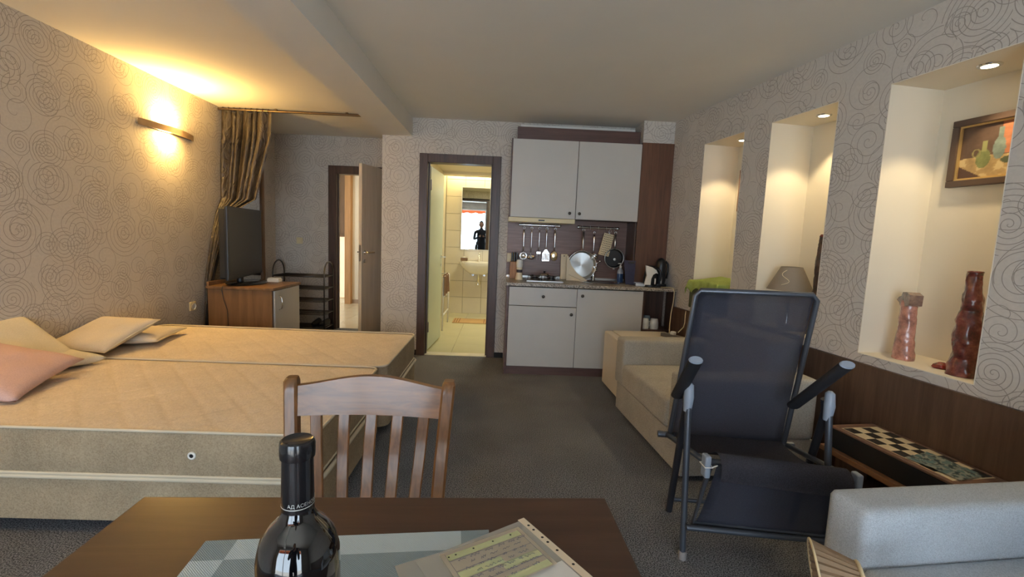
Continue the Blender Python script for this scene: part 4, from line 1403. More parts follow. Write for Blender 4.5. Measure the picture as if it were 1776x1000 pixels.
# pillow-like grey cushion on the back corner of the first sofa
# ------------------------------------------------------------------ chess box on side table
st = thing('side_table', 'low dark wooden side table between the two sofas', 'table', RW0, RWZ)
bm = B(); box(bm, -.31, -.022, -2.98, -2.33, .285, .31, .003, 2); obj('table_top', bm, mt_wood('side_table_top', sr(120, 82, 54), sr(148, 106, 72), .4, 'Y', 3), st)
for x in (-.29, -.055):
    for y in (-2.95, -2.38):
        bm = B(); box(bm, x - .015, x + .02, y - .015, y + .02, 0, .285, .002, 1); obj('leg', bm, DARKW, st)
bm = B(); box(bm, -.30, -.03, -2.97, -2.34, .12, .135); obj('lower_shelf', bm, DARKW, st)
ch = thing('chess_box', 'folded wooden chess box lying on the side table by the wainscot', 'game box', tuple(rw(2.645, -.145, .3105)), RWZ)
CBW = mt_wood('chess_frame_wood', sr(112, 82, 66), sr(140, 108, 88), .4, 'Y', 4)
bm = B(); box(bm, -.135, .120, -.29, .29, 0, .095, .003, 2); obj('case', bm, BLACKM, ch)
bm = B()
box(bm, -.137, -.112, -.292, .292, .0955, .106, .002, 1); box(bm, .112, .122, -.292, .292, .0955, .106, .002, 1)
box(bm, -.112, .112, -.292, -.262, .0955, .106); box(bm, -.112, .112, .262, .292, .0955, .106)
box(bm, -.112, .112, -.262, .262, .0955, .1035)
obj('frame', bm, CBW, ch)
CBL = mt_plain('maple_square', sr(222, 204, 168), .4); CBD = mt_plain('ebony_square', sr(52, 48, 46), .4)
bm = B(); box(bm, -.106, .106, -.2555, .2555, .1036, .1042); obj('inlay_border', bm, CBL, ch)
meL = meD = None
for i in range(4):
    for j in range(8):
        dark = (i + j) % 2
        mesh = meD if dark else meL
        if mesh is None:
            bm = B(); box(bm, -.0255, .0255, -.0308, .0308, 0, .0012)
            o = obj('square', bm, CBD if dark else CBL, ch); 
            if dark: meD = o.data
            else: meL = o.data
        else:
            o = bpy.data.objects.new('square', mesh); C.objects.link(o); o.parent = ch
        o.location = (-.0765 + i * .051, -.2156 + j * .0616, .1043)
        if i == 0 and j < 8:
            pass
bk = thing('folded_map', 'crumpled teal and grey printed sheet on the near end of the chess box', 'paper', tuple(rw(2.80, -.165, .4165)), RWZ + R(8))
bm = B()
vs = grid(bm, 26, 34, lambda u, v: (-.075 + .15 * u, -.10 + .20 * v, .003 + .008 * abs(noise.noise(Vector((u * 5, v * 5, 1)))) + .006 * (u * v)))
o = obj('sheet', bm, mt_vcol('printed_sheet', .4), bk, smooth=True)
ca = o.data.color_attributes.new('Col', 'FLOAT_COLOR', 'POINT')
for i, v in enumerate(o.data.vertices):
    n = noise.noise(Vector((v.co.x * 40, v.co.y * 40, 2)))
    c = sr(92, 118, 116) if n > .1 else (sr(150, 152, 138) if n > -.15 else sr(56, 74, 76))
    ca.data[i].color = c

# ------------------------------------------------------------------ niche contents
p = rw(2.325, .135, NZ0)
GLZ = None


def mt_glaze(name, cols, rough=.18):
    mt, nt, p, out = new_mat(name)
    tc = node(nt, 'ShaderNodeTexCoord')
    nz = node(nt, 'ShaderNodeTexNoise'); nz.inputs['Scale'].default_value = 14; nz.inputs['Detail'].default_value = 6; nz.inputs['Roughness'].default_value = .7
    nt.links.new(tc.outputs['Object'], nz.inputs['Vector'])
    rp = ramp(nt, [(.3, cols[0]), (.5, cols[1]), (.66, cols[2])])
    nt.links.new(nz.outputs['Fac'], rp.inputs[0]); nt.links.new(rp.outputs[0], p.inputs['Base Color'])
    p.inputs['Roughness'].default_value = rough; p.inputs['Coat Weight'].default_value = .6
    b = node(nt, 'ShaderNodeBump'); b.inputs['Strength'].default_value = .5; b.inputs['Distance'].default_value = .006
    nt.links.new(nz.outputs['Fac'], b.inputs['Height']); nt.links.new(b.outputs[0], p.inputs['Normal'])
    return mt


GZ1 = mt_glaze('pink_brown_glaze', (sr(110, 84, 78), sr(186, 128, 110), sr(214, 158, 138)))
GZ2 = mt_glaze('red_brown_glaze', (sr(48, 30, 28), sr(112, 52, 44), sr(150, 84, 70)))
GZ3 = mt_glaze('dark_bark', (sr(34, 28, 28), sr(70, 54, 50), sr(100, 74, 64)), .5)


def organic(bm, keys, n=32, m_=60, seed=0, amp=.12):
    """lumpy column; keys = (t, z, rx, ry, cx)"""
    def f(u, v):
        z, rx, ry, cx = interp(v, keys)
        a = 2 * PI * u
        k = 1 + amp * noise.noise(Vector((math.cos(a) * 1.6, math.sin(a) * 1.6, z * 22 + seed))) + amp * .4 * noise.noise(Vector((math.cos(a) * 4, math.sin(a) * 4, z * 60 + seed)))
        return (cx + rx * k * math.cos(a), ry * k * math.sin(a), z)
    vs = grid(bm, n, m_, f, wrap=True)
    bm.faces.new([r_[0] for r_ in vs][::-1]); bm.faces.new([r_[-1] for r_ in vs])


v1 = thing('ceramic_sculpture', 'short pinkish ceramic tree trunk sculpture with a torn top in the near niche', 'sculpture', p, RWZ + R(60))
bm = B(); organic(bm, [(0, 0, .062, .045, 0), (.15, .055, .054, .042, 0), (.2, .075, .052, .042, .0), (.3, .10, .046, .04, -.004), (.5, .18, .040, .034, 0), (.62, .215, .044, .036, .004), (.8, .28, .040, .034, .008), (1, .305, .034, .03, .012)], seed=2); obj('trunk', bm, GZ1, v1, smooth=True)
bm = B()
prism(bm, [(-.062, .285), (-.02, .275), (.0, .285), (.03, .27), (.05, .29), (.082, .30), (.055, .318), (.03, .325), (.02, .345), (-.02, .35), (-.066, .338)], 'y', -.028, .028)
obj('torn_rim', bm, mt_glaze('grey_brown_glaze', (sr(84, 66, 56), sr(130, 100, 84), sr(160, 128, 104))), v1, smooth=True, auto=20)
v2 = thing('ceramic_vase', 'tall dark red ceramic bottle vase at the right of the near niche', 'vase', rw(2.615, .12, NZ0), RWZ + R(60))
bm = B(); organic(bm, [(0, 0, .062, .06, 0), (.12, .05, .056, .055, 0), (.16, .08, .048, .048, .0), (.3, .15, .054, .05, 0), (.5, .25, .050, .046, .0), (.62, .30, .040, .04, .006), (.72, .35, .038, .038, 0), (.8, .39, .030, .03, .01), (.93, .455, .026, .026, .012), (1, .475, .027, .027, .012)], seed=9, amp=.2); obj('body', bm, GZ2, v2, smooth=True)
bm = B(); tube(bm, arc((.012, 0, .475), .025, 0, 2 * PI * 15 / 16, 15, 'xy'), .005, 8, closed=True); tube(bm, [(-.012, 0, .45), (-.036, 0, .445), (-.04, 0, .46)], .004, 6); obj('lip', bm, GZ2, v2, smooth=True)
v3 = thing('ceramic_shell', 'small red and green ceramic dish beside the tall vase', 'dish', rw(2.505, .145, NZ0), RWZ)
bm = B(); organic(bm, [(0, .0, .03, .024, 0), (.3, .008, .04, .03, 0), (.7, .02, .036, .028, 0), (1, .03, .014, .012, 0)], 20, 14, 3, .3); obj('shell', bm, mt_glaze('red_green_glaze', (sr(50, 56, 48), sr(150, 46, 36), sr(180, 70, 50))), v3, smooth=True)

# painting on the back of the near niche
pt = thing('painting', 'framed still life painting hanging at the back of the near niche', 'painting', tuple(rw(2.50, D - .001, 1.805)), RWZ)
PW, PH = .43, .33   # local: y across (toward the camera is -y), z up; faces -x
FR = mt_plain('dark_picture_frame', sr(84, 66, 56), .45); GI = mt_plain('gilt_slip', sr(190, 160, 104), .35, .5)
for a in (0, 1):
    pass
bm = B()
f_ = .032
box(bm, -.03, 0, -PW / 2, PW / 2, PH / 2 - f_, PH / 2, .004, 2); box(bm, -.03, 0, -PW / 2, PW / 2, -PH / 2, -PH / 2 + f_, .004, 2)
box(bm, -.03, 0, -PW / 2, -PW / 2 + f_, -PH / 2 + f_, PH / 2 - f_, .004, 2); box(bm, -.03, 0, PW / 2 - f_, PW / 2, -PH / 2 + f_, PH / 2 - f_, .004, 2)
obj('frame', bm, FR, pt)
bm = B()
q0, q1 = PW / 2 - f_, PH / 2 - f_
box(bm, -.022, -.004, -q0, q0, q1 - .009, q1); box(bm, -.022, -.004, -q0, q0, -q1, -q1 + .009); box(bm, -.022, -.004, -q0, -q0 + .009, -q1 + .009, q1 - .009); box(bm, -.022, -.004, q0 - .009, q0, -q1 + .009, q1 - .009)
obj('gilt_slip', bm, GI, pt)
bm = B()
grid(bm, 90, 70, lambda u, v: (-.012, q0 - 2 * q0 * u, -q1 + 2 * q1 * v))
cv = obj('canvas', bm, mt_vcol('oil_paint', .5), pt)
ca = cv.data.color_attributes.new('Col', 'FLOAT_COLOR', 'POINT')


def still(u, v):
    n = noise.noise(Vector((u * 9, v * 9, 5))) * .5 + noise.noise(Vector((u * 30, v * 30, 8))) * .25
    c = Vector(sr(98, 72, 56)[:3]) * (1 + .5 * n)
    if u > .48 and v > .42:
        c = Vector(sr(196, 112, 60)[:3]) * (1 + .6 * n)
    if u > .62 and v > .5 and n > 0:
        c = Vector(sr(214, 150, 74)[:3])
    if v < .42 - .1 * abs(u - .35) and v > .28 - u * .8:       # tablecloth
        c = Vector(sr(186, 150, 84)[:3]) * (1 + .7 * n)
        if n > .12:
            c = Vector(sr(214, 184, 120)[:3])
    if v < .28 - u * .8:
        c = Vector(sr(92, 60, 48)[:3])
    def ell(cx, cy, rx, ry): return ((u - cx) / rx) ** 2 + ((v - cy) / ry) ** 2
    if ell(.30, .36, .085, .17) < 1:
        c = Vector(sr(120, 128, 66)[:3]) * (1 + .8 * n)
    if abs(u - .30) < .03 and .48 < v < .68:
        c = Vector(sr(150, 150, 84)[:3])
    if 1 > ell(.215, .47, .05, .08) > .5:
        c = Vector(sr(150, 140, 76)[:3])
    if ell(.47, .52, .07, .20) < 1 or (abs(u - .47) < .025 and .6 < v < .88):
        c = Vector(sr(120, 138, 128)[:3]) * (1 + .7 * n)
    if ell(.64, .30, .14, .07) < 1:
        c = Vector(sr(84, 92, 60)[:3])
    if ell(.80, .45, .07, .10) < 1:
        c = Vector(sr(222, 160, 60)[:3])
    g_ = (c.x + c.y + c.z) / 3
    c = c * .62 + Vector((g_, g_, g_)) * .18
    return (max(0, c.x), max(0, c.y), max(0, c.z), 1)


for i, v in enumerate(cv.data.vertices):
    ca.data[i].color = still((q0 - v.co.y) / (2 * q0), (v.co.z + q1) / (2 * q1))

p1 = thing('painting', 'brown framed picture seen edge-on at the back of the far niche', 'painting', tuple(rw(.80, D - .001, 1.77)), RWZ)
bm = B(); box(bm, -.028, 0, -.19, .19, .145, .175, .003, 1); box(bm, -.028, 0, -.19, .19, -.175, -.145, .003, 1); box(bm, -.028, 0, -.19, -.16, -.145, .145, .003, 1); box(bm, -.028, 0, .16, .19, -.145, .145, .003, 1); obj('frame', bm, mt_plain('reddish_frame', sr(140, 96, 66), .45), p1)
bm = B(); box(bm, -.016, -.002, -.16, .16, -.145, .145); obj('canvas', bm, mt_plain('brown_canvas', sr(140, 110, 80), .7, var=.4, vscale=12), p1)

# table lamp in the middle niche
tl = thing('table_lamp', 'table lamp with a grey shade and swirl motif in the middle niche', 'lamp', rw(1.50, .14, NZ0), RWZ)
bm = B(); lathe(bm, [(.055, 0), (.06, .008), (.05, .016), (.014, .024), (.010, .04), (.010, .24), (.016, .25), (.016, .262), (.008, .27), (.008, .30), (0, .30)], 24); obj('stem', bm, CHROME, tl, smooth=True, auto=40)
SHD = mt_plain('grey_shade', sr(134, 124, 112), .85, bump=.2, bscale=150)
bm = B(); lathe(bm, [(.142, .262), (.066, .42), (.064, .42), (.140, .262)], 48, cap=False); ls = obj('lamp_shade', bm, SHD, tl, smooth=True, auto=50)
bm = B()
pts = []
for k in range(26):
    t_ = k / 25
    a = R(205) + .35 * math.sin(t_ * 6.2) * (1 - .3 * t_) + .1 * t_
    z = .30 + .10 * t_
    r_ = .1425 - (z - .262) / .158 * .077 + .001
    pts.append((r_ * math.cos(a), r_ * math.sin(a), z))
tube(bm, pts, .0022, 6); obj('swirl_motif', bm, mt_plain('cream_thread', sr(214, 200, 170), .8), ls)
v4 = thing('bark_sculpture', 'tall slender dark bark-like sculpture in the middle niche', 'sculpture', rw(1.735, .155, NZ0), RWZ)
bm = B(); organic(bm, [(0, 0, .06, .05, 0), (.2, .12, .05, .045, 0), (.45, .28, .046, .04, .005), (.7, .44, .044, .038, 0), (.9, .58, .040, .036, .004), (1, .625, .034, .03, 0)], seed=14, amp=.2); obj('trunk', bm, GZ3, v4, smooth=True)
bm = B(); organic(bm, [(0, .615, .03, .026, 0), (.5, .63, .036, .03, 0), (1, .642, .028, .022, 0)], 20, 8, 4, .3); obj('crown', bm, GZ2, v4, smooth=True)

# green cloth over a dark box in the far niche
gb = thing('storage_box', 'dark box under the lime green cloth in the far niche', 'box', rw(.80, .10, NZ0), RWZ)
bm = B(); box(bm, -.17, .16, -.20, .20, 0.0005, .20, .01, 2); obj('body', bm, mt_plain('dark_green_box', sr(66, 70, 48), .7), gb)
bm = B(); box(bm, -.175, .165, -.205, .205, .2005, .222, .006, 2); obj('lid', bm, mt_plain('olive_lid', sr(76, 78, 54), .7), gb)
gc = thing('green_cloth', 'lime green cloth draped over the box in the far niche', 'cloth', rw(.80, .10, NZ0 + .225), RWZ)


def drape(u, v):
    x = -.235 + .41 * u; y = -.235 + .47 * v
    over = max(0, -x - .18) + max(0, abs(y) - .205)
    z = .012 + .045 * math.exp(-((x + .0) ** 2 + y ** 2) / .02) + .012 * abs(noise.noise(Vector((x * 14, y * 14, 2))))
    xx = x if x > -.19 else -.19 - (-.19 - x) * .35
    yy = y if abs(y) < .215 else math.copysign(.215 + (abs(y) - .215) * .3, y)
    if over > 0:
        z -= over * 1.5 + .02 * math.sin((x + y) * 40) * min(1, over * 20)
    return (xx + (.006 * math.sin(y * 60) if over > 0 else 0), yy, z)


bm = B(); grid(bm, 44, 50, drape); bmesh.ops.solidify(bm, geom=bm.faces[:], thickness=.003); obj('cloth', bm, GREEN, gc, smooth=True)

# ------------------------------------------------------------------ folding recliner
rc = thing('folding_recliner', 'folded garden recliner with navy mesh sling in front of the beige sofa', 'chair', (0, 0, 0))
BL, BR = Vector((.853, 2.143, .385)), Vector((1.343, 2.075, .385))
TL, TRr = Vector((.862, 2.0, 1.094)), Vector((1.325, 1.93, 1.10))
FL, FRt = Vector((.875, 1.746, .45)), Vector((1.335, 1.66, .44))
GL, GR = Vector((.845, 1.80, .155)), Vector((1.345, 1.735, .155))
JL, JR = Vector((.792, 1.85, .705)), Vector((1.345, 1.80, .705))
axis = (TRr - TL).normalized()


def lerp(a, b, t):
    return a + (b - a) * t


bm = B()
nb = (TL - BL).cross(axis).normalized()
grid(bm, 14, 18, lambda u, v: tuple(lerp(lerp(BL, BR, u), lerp(TL, TRr, u), v) + nb * (.018 * math.sin(PI * v) * .5)))
bmesh.ops.solidify(bm, geom=bm.faces[:], thickness=.002)
obj('back_sling', bm, SLING, rc, smooth=True)
bm = B()
e1 = axis * .012
tube(bm, [BL - e1, TL - e1 - Vector((0, 0, .015)), TL + Vector((.008, 0, .008)), TRr + Vector((-.008, 0, .008)), TRr + e1 - Vector((0, 0, .015)), BR + e1], .0115, 10)
tube(bm, [BL - e1, BR + e1], .009, 8)
obj('back_frame', bm, TUBE, rc, smooth=True, auto=60)
# seat sling with the roll at the front
bm = B()


def seat(u, v):
    a = lerp(BL, BR, u); f = lerp(FL, FRt, u)
    if v < .6:
        t_ = v / .6
        p_ = lerp(a, f, t_); p_.z += .03 * t_ - .045 * math.sin(PI * t_) + .012
        return tuple(p_)
    t_ = (v - .6) / .4
    a_ = t_ * PI * .62
    dirn = (f - a); dirn.z = 0; dirn.normalize()
    q = f + Vector((0, 0, .042)) + dirn * (.055 * math.sin(a_)) + Vector((0, 0, -.055 * (1 - math.cos(a_)) - .055 * max(0, t_ - .6)))
    return tuple(q)


grid(bm, 16, 30, seat)
bmesh.ops.solidify(bm, geom=bm.faces[:], thickness=.004)
obj('seat_sling', bm, SLING2, rc, smooth=True)
bm = B(); grid(bm, 12, 12, lambda u, v: tuple(lerp(lerp(FL, FRt, u) + Vector((0, -.02, 0)), lerp(GL, GR, u), v) + Vector((0, -.01 * math.sin(PI * v), 0)))); bmesh.ops.solidify(bm, geom=bm.faces[:], thickness=.002)
obj('footrest_sling', bm, SLING, rc, smooth=True)
bm = B(); tube(bm, [FL - e1, GL - e1, GR + e1, FRt + e1], .0115, 10); obj('footrest_frame', bm, TUBE, rc, smooth=True, auto=60)
bm = B(); tube(bm, [BL - e1 * 2, FL - e1 * 2 + Vector((0, 0, -.01))], .012, 10); tube(bm, [BR + e1 * 2, FRt + e1 * 2], .012, 10); tube(bm, [FL - e1 * 2, FRt + e1 * 2], .012, 10); obj('seat_frame', bm, TUBE, rc, smooth=True)
for J, F_, Rr in ((JL, Vector((.800, 1.795, .0)), Vector((.867, 2.14, .0))), (JR, Vector((1.362, 1.735, .0)), Vector((1.44, 2.08, .0)))):
    bm = B(); tube(bm, [F_, F_ + (J - F_) * .93, J + Vector((0, -.0, -.01))], .013, 12); obj('leg', bm, TUBE, rc, smooth=True, auto=60)
    bm = B(); tube(bm, [Rr, Rr + (J - Rr) * .90, J + Vector((-.004, .02, -.01))], .016, 12); obj('leg', bm, mt_plain('dark_powder_coat', sr(62, 62, 68), .45, .5), rc, smooth=True, auto=60)
    bm = B(); tube(bm, [J + Vector((0, 0, -.09)), J + Vector((0, -.004, -.03)), J + Vector((0, 0, .02)), J + Vector((0, 0, .03))], [.016, .021, .018, .008], 12); obj('joint_cover', bm, JOINT, rc, smooth=True, auto=60)
    for q in (F_, Rr):
        bm = B(); lathe(bm, [(.016, 0.0), (.017, .03), (.014, .034)], 12, tuple(q)); obj('foot_cap', bm, mt_plain('grey_cap', sr(130, 124, 122), .6), rc, smooth=True, auto=50)
bm = B(); tube(bm, [Vector((.797, 1.775, .152)), Vector((1.365, 1.715, .145))], .012, 12); obj('crossbar', bm, TUBE, rc, smooth=True, auto=60)
bm = B(); tube(bm, [Vector((.86, 2.11, .08)), Vector((1.435, 2.06, .08))], .012, 12); obj('crossbar', bm, TUBE, rc, smooth=True, auto=60)
PADM = mt_plain('black_foam_pad', sr(36, 36, 40), .6)
for A, Z_ in ((Vector((.772, 1.92, .652)), Vector((.752, 1.72, .862))), (Vector((1.262, 1.90, .632)), Vector((1.290, 1.66, .880)))):
    d_ = (Z_ - A).normalized()
    bm = B()
    ss = axis; tt = d_.cross(ss).normalized()
    rings = []
    for t_, k in ((0, .75), (.03, 1), (.97, 1), (1, 1)):
        c_ = lerp(A, Z_, t_)
        rings.append([bm.verts.new(c_ + ss * .027 * k * math.cos(a) + tt * .018 * k * math.sin(a)) for a in [i * PI / 8 for i in range(16)]])
    for q, w_ in zip(rings, rings[1:]):
        for k in range(16):
            bm.faces.new((q[k], q[(k + 1) % 16], w_[(k + 1) % 16], w_[k]))
    bm.faces.new(rings[0][::-1]); bm.faces.new(rings[-1])
    ar = obj('armrest', bm, PADM, rc, smooth=True, auto=50)
    bm = B()
    r0 = [bm.verts.new(Z_ + d_ * .001 + ss * .027 * math.cos(a) + tt * .018 * math.sin(a)) for a in [i * PI / 8 for i in range(16)]]
    r1 = [bm.verts.new(Z_ + d_ * .007 + ss * .024 * math.cos(a) + tt * .015 * math.sin(a)) for a in [i * PI / 8 for i in range(16)]]
    for k in range(16):
        bm.faces.new((r0[k], r0[(k + 1) % 16], r1[(k + 1) % 16], r1[k]))
    bm.faces.new(r1)
    obj('end_cap', bm, JOINT, ar, smooth=True, auto=50)
for q in (FL - e1 * 3, FRt + e1 * 3):
    bm = B(); box(bm, q.x - .012, q.x + .012, q.y - .03, q.y + .012, q.z - .06, q.z + .03, .008, 3)
    hj = obj('hinge', bm, JOINT, rc, smooth=True, auto=60)
for q in (BL - e1 * 3, BR + e1 * 3):
    bm = B(); tube(bm, [q - axis * .03, q + axis * .02], .015, 12); obj('hinge', bm, TUBE, rc, smooth=True, auto=60)
q = FL - e1 * 3
bm = B(); tube(bm, [(q.x - .015, q.y - .034, q.z - .012), (q.x + .015, q.y - .034, q.z - .012), (q.x + .018, q.y + .01, q.z - .01), (q.x - .015, q.y + .014, q.z - .012)], .0025, 6, closed=True); tube(bm, [(q.x + .014, q.y - .034, q.z - .01), (q.x + .03, q.y - .042, q.z + .002)], .002, 6); obj('cable_tie', bm, WHITE, rc)

# ------------------------------------------------------------------ overturned lamp at the lower right
fl = thing('pleated_lamp', 'table lamp with a tan pleated shade lying on the grey sofa edge', 'lamp')
fl.matrix_world = Matrix.Translation((.902, 1.07, .440)) @ Matrix.Rotation(R(-25), 4, 'Z') @ Matrix.Rotation(R(78), 4, 'Y')
SHT = mt_plain('tan_pleated_fabric', sr(140, 116, 90), .85, bump=.2, bscale=200)
bm = B()
NP = 34


def pleat(u, v):
    a = 2 * PI * u
    k = (u * NP) % 1
    r_ = (.120 - .045 * v) * (1 - .05 * (2 * abs(k - .5)))
    return (r_ * math.cos(a), r_ * math.sin(a), -.060 + .096 * v)


grid(bm, NP * 4, 5, pleat, wrap=True)
obj('lamp_shade', bm, SHT, fl)
bm = B()
tube(bm, [(.075 * math.cos(a), .075 * math.sin(a), .036) for a in [i * 2 * PI / 40 for i in range(40)]], .005, 8, closed=True)
tube(bm, [(.120 * math.cos(a), .120 * math.sin(a), -.060) for a in [i * 2 * PI / 40 for i in range(40)]], .003, 8, closed=True)
obj('shade_trim', bm, mt_plain('pale_trim', sr(220, 200, 160), .6), fl, smooth=True)
bm = B(); lathe(bm, [(.0, -.04), (.010, -.04), (.010, .03), (.016, .06), (.022, .10), (.014, .14), (.02, .18), (.045, .21), (.05, .22), (0, .222)], 24, cap=False); obj('wooden_stem', bm, CHAIRW, fl, smooth=True, auto=50)

# ------------------------------------------------------------------ dining table and its things
TZ = .77
tb = thing('dining_table', 'dark walnut dining table in the foreground', 'table', (-.22, .893, 0), R(2.6))
bm = B(); box(bm, -.455, .455, -1.10, 0, TZ - .028, TZ, .004, 3); obj('table_top', bm, TABLEW, tb)
bm = B()
box(bm, -.40, .40, -.075, -.055, TZ - .11, TZ - .0285); box(bm, -.40, .40, -1.05, -1.03, TZ - .11, TZ - .0285); box(bm, -.40, -.38, -1.03, -.075, TZ - .11, TZ - .0285); box(bm, .38, .40, -1.03, -.075, TZ - .11, TZ - .0285)
obj('apron', bm, TABLEW, tb)
for x in (-.43, .37):
    for y in (-.09, -1.07):
        bm = B(); box(bm, x, x + .06, y, y + .06, 0, TZ - .0285, .004, 2); obj('leg', bm, TABLEW, tb)

pm = thing('placemat', 'blue grey checked woven placemat under the bottle', 'placemat', (-.476, .743, TZ + .0005), R(6.0))


def mt_mat(name, c1, c2):
    mt, nt, p, out = new_mat(name)
    tc = node(nt, 'ShaderNodeTexCoord')
    wv = node(nt, 'ShaderNodeTexWave', bands_direction='DIAGONAL'); wv.inputs['Scale'].default_value = 170; wv.inputs['Distortion'].default_value = 1.5
    nt.links.new(tc.outputs['Object'], wv.inputs['Vector'])
    rp = ramp(nt, [(.2, c1), (.8, c2)])
    nt.links.new(wv.outputs['Fac'], rp.inputs[0]); nt.links.new(rp.outputs[0], p.inputs['Base Color'])
    p.inputs['Roughness'].default_value = .7
    b = node(nt, 'ShaderNodeBump'); b.inputs['Strength'].default_value = .4; b.inputs['Distance'].default_value = .001
    nt.links.new(wv.outputs['Fac'], b.inputs['Height']); nt.links.new(b.outputs[0], p.inputs['Normal'])
    return mt


ML = mt_mat('mat_light_weave', sr(166, 182, 190), sr(182, 196, 204)); MD = mt_mat('mat_dark_weave', sr(118, 134, 142), sr(140, 156, 164))
bm = B()
xs = [0, .05, .425, .475]; ys = [0, -.05, -.275, -.325]
for i in range(3):
    for j in range(3):
        ed = (i == 1) != (j == 1)
        box(bm, xs[i], xs[i + 1], ys[j + 1], ys[j], 0, .002, mat=0 if ed else 1)
o = obj('weave', bm, [ML, MD], pm)

bt = thing('wine_bottle', 'dark wine bottle with black foil capsule on the placemat', 'bottle', (-.204, .47, TZ + .0028))
BG = mt_plain('dark_bottle_glass', sr(10, 10, 12), .04, coat=1., var=0)
bm = B()
lathe(bm, [(0, 0), (.038, 0), (.042, .005), (.0425, .02), (.0425, .165), (.0415, .185), (.037, .203), (.028, .216), (.020, .224), (.0165, .232), (.0158, .245)], 64, cap=False); obj('glass', bm, BG, bt, smooth=True, auto=60)
CAP = mt_plain('black_foil', sr(28, 27, 30), .22, .3, coat=.5, var=0)
bm = B(); lathe(bm, [(.0164, .232), (.0162, .25), (.0155, .288), (.0155, .290), (.0172, .291), (.0176, .295), (.0176, .305), (.0168, .3085), (.0148, .3098), (.0135, .3092), (0, .3088)], 56, cap=False); cp = obj('foil_capsule', bm, CAP, bt, smooth=True, auto=40)
SILV = mt_plain('silver_print', sr(190, 188, 184), .4, .3)
bm = B(); lathe(bm, [(.01650, .2395), (.01648, .2405)], 56, cap=False); obj('silver_line', bm, SILV, cp, smooth=True)
# lettering round the capsule
cu = bpy.data.curves.new('capsule_lettering', 'FONT')
cu.body = '\u0410\u0414 \u0410\u0421\u0415\u041d\u041e\u0412\u0413\u0420\u0410\u0414'
cu.size = .0052
cu.align_x = 'LEFT'
tmp = bpy.data.objects.new('lettering_curve', cu); C.objects.link(tmp)
bpy.context.view_layer.update()
me = bpy.data.meshes.new_from_object(tmp.evaluated_get(bpy.context.evaluated_depsgraph_get()))
bpy.data.objects.remove(tmp)
for v in me.vertices:
    a = R(-104) + v.co.x / .0165
    v.co = Vector((.01662 * math.cos(a), .01662 * math.sin(a), 0.2425 + v.co.y))
me.materials.append(SILV)
o = bpy.data.objects.new('lettering', me); C.objects.link(o); o.parent = cp

# papers
PAP = mt_plain('form_paper', sr(226, 216, 196), .6, var=.02)
GRB = mt_plain('green_form_print', sr(186, 192, 148), .6)
INK = mt_plain('ink', sr(96, 100, 120), .6)
pa = thing('paper_form', 'green and white printed form filled in by hand on the table', 'paper', (-.083, .714, TZ + .0085), R(31))
SX, SYY = .155, -.115
bm = B(); grid(bm, 12, 10, lambda u, v: (SX * u, SYY * v, .0005 + .004 * u * v)); bmesh.ops.solidify(bm, geom=bm.faces[:], thickness=.0004)
obj('sheet', bm, PAP, pa)


def on(u, v, e=.0006):
    return (SX * u, SYY * v, .0006 + .004 * u * v + e)


bm = B()
for v0, v1, u0, u1 in ((.08, .20, .05, .95), (.46, .60, .05, .55), (.60, .74, .50, .95), (.86, .98, .05, .95)):
    grid(bm, 8, 3, lambda u, v: on(u0 + (u1 - u0) * u, v0 + (v1 - v0) * v, .0004))
obj('green_band', bm, GRB, pa)
bm = B()
random.seed(3)
for r_ in range(7):
    v = .25 + r_ * .10
    u = .1 + random.random() * .15
    while u < .88:
        L_ = random.uniform(.04, .13)
        pth = [on(u + L_ * k / 8, v + .018 * math.sin(k * 2.1 + r_) + random.uniform(-.012, .012), .0008) for k in range(9)]
        tube(bm, pth, .00035, 4)
        u += L_ + random.uniform(.02, .08)
for v in (.22, .44, .62, .76):
    tube(bm, [on(.05, v, .0006), on(.95, v, .0006)], .0002, 4)
tube(bm, [on(.05, .05, .0006), on(.05, .95, .0006)], .0002, 4); tube(bm, [on(.95, .05, .0006), on(.95, .95, .0006)], .0002, 4)
obj('handwriting', bm, INK, pa)['kind'] = 'stuff'
for u in (.07, .15, .36, .60, .83):
    bm = B(); lathe(bm, [(0, 0), (.0018, 0)], 8, on(u, .13, .0012), cap=False); obj('black_dot', bm, BLACKM, pa)
def mt_sleeve():
    mt, nt, p, out = new_mat('frosted_sleeve')
    p.inputs['Base Color'].default_value = sr(200, 198, 190)
    p.inputs['Roughness'].default_value = .3
    t = node(nt, 'ShaderNodeBsdfTransparent')
    mx = node(nt, 'ShaderNodeMixShader'); mx.inputs[0].default_value = .5
    nt.links.new(p.outputs[0], mx.inputs[1]); nt.links.new(t.outputs[0], mx.inputs[2]); nt.links.new(mx.outputs[0], out.inputs[0])
    return mt


HAZ = mt_sleeve()
STRIP = mt_plain('sleeve_strip', sr(214, 200, 176), .5)
for k, (x, y, a, z, lab) in enumerate(((-.150, .692, 27, .0035, 'clear plastic sleeve lying under the paper form'), (-.118, .700, 34, .0055, 'punched plastic sleeve holding the paper form'))):
    s_ = thing('plastic_sleeve', lab, 'sleeve', (x, y, TZ + z), R(a), 'plastic sleeves on the table')
    W_ = .235 if k == 0 else .205
    bm = B(); box(bm, 0, W_, -.29, 0, 0, .0006); obj('film', bm, HAZ, s_)
    bm = B(); box(bm, W_, W_ + .014, -.29, .004, -.0002, .001, .0002, 1); sp_ = obj('punched_strip', bm, STRIP, s_)
    for yy in (-.02, -.035, -.06, -.075, -.10, -.14):
        bm = B(); lathe(bm, [(0, 0), (.0026, 0)], 10, (W_ + .007, yy, .0013), cap=False); obj('punch_hole', bm, BLACKM, sp_)
s_ = thing('paper_stack', 'thick white sheets inside the sleeve at the bottom edge', 'paper', (-.03, .70, TZ + .0068), R(34))
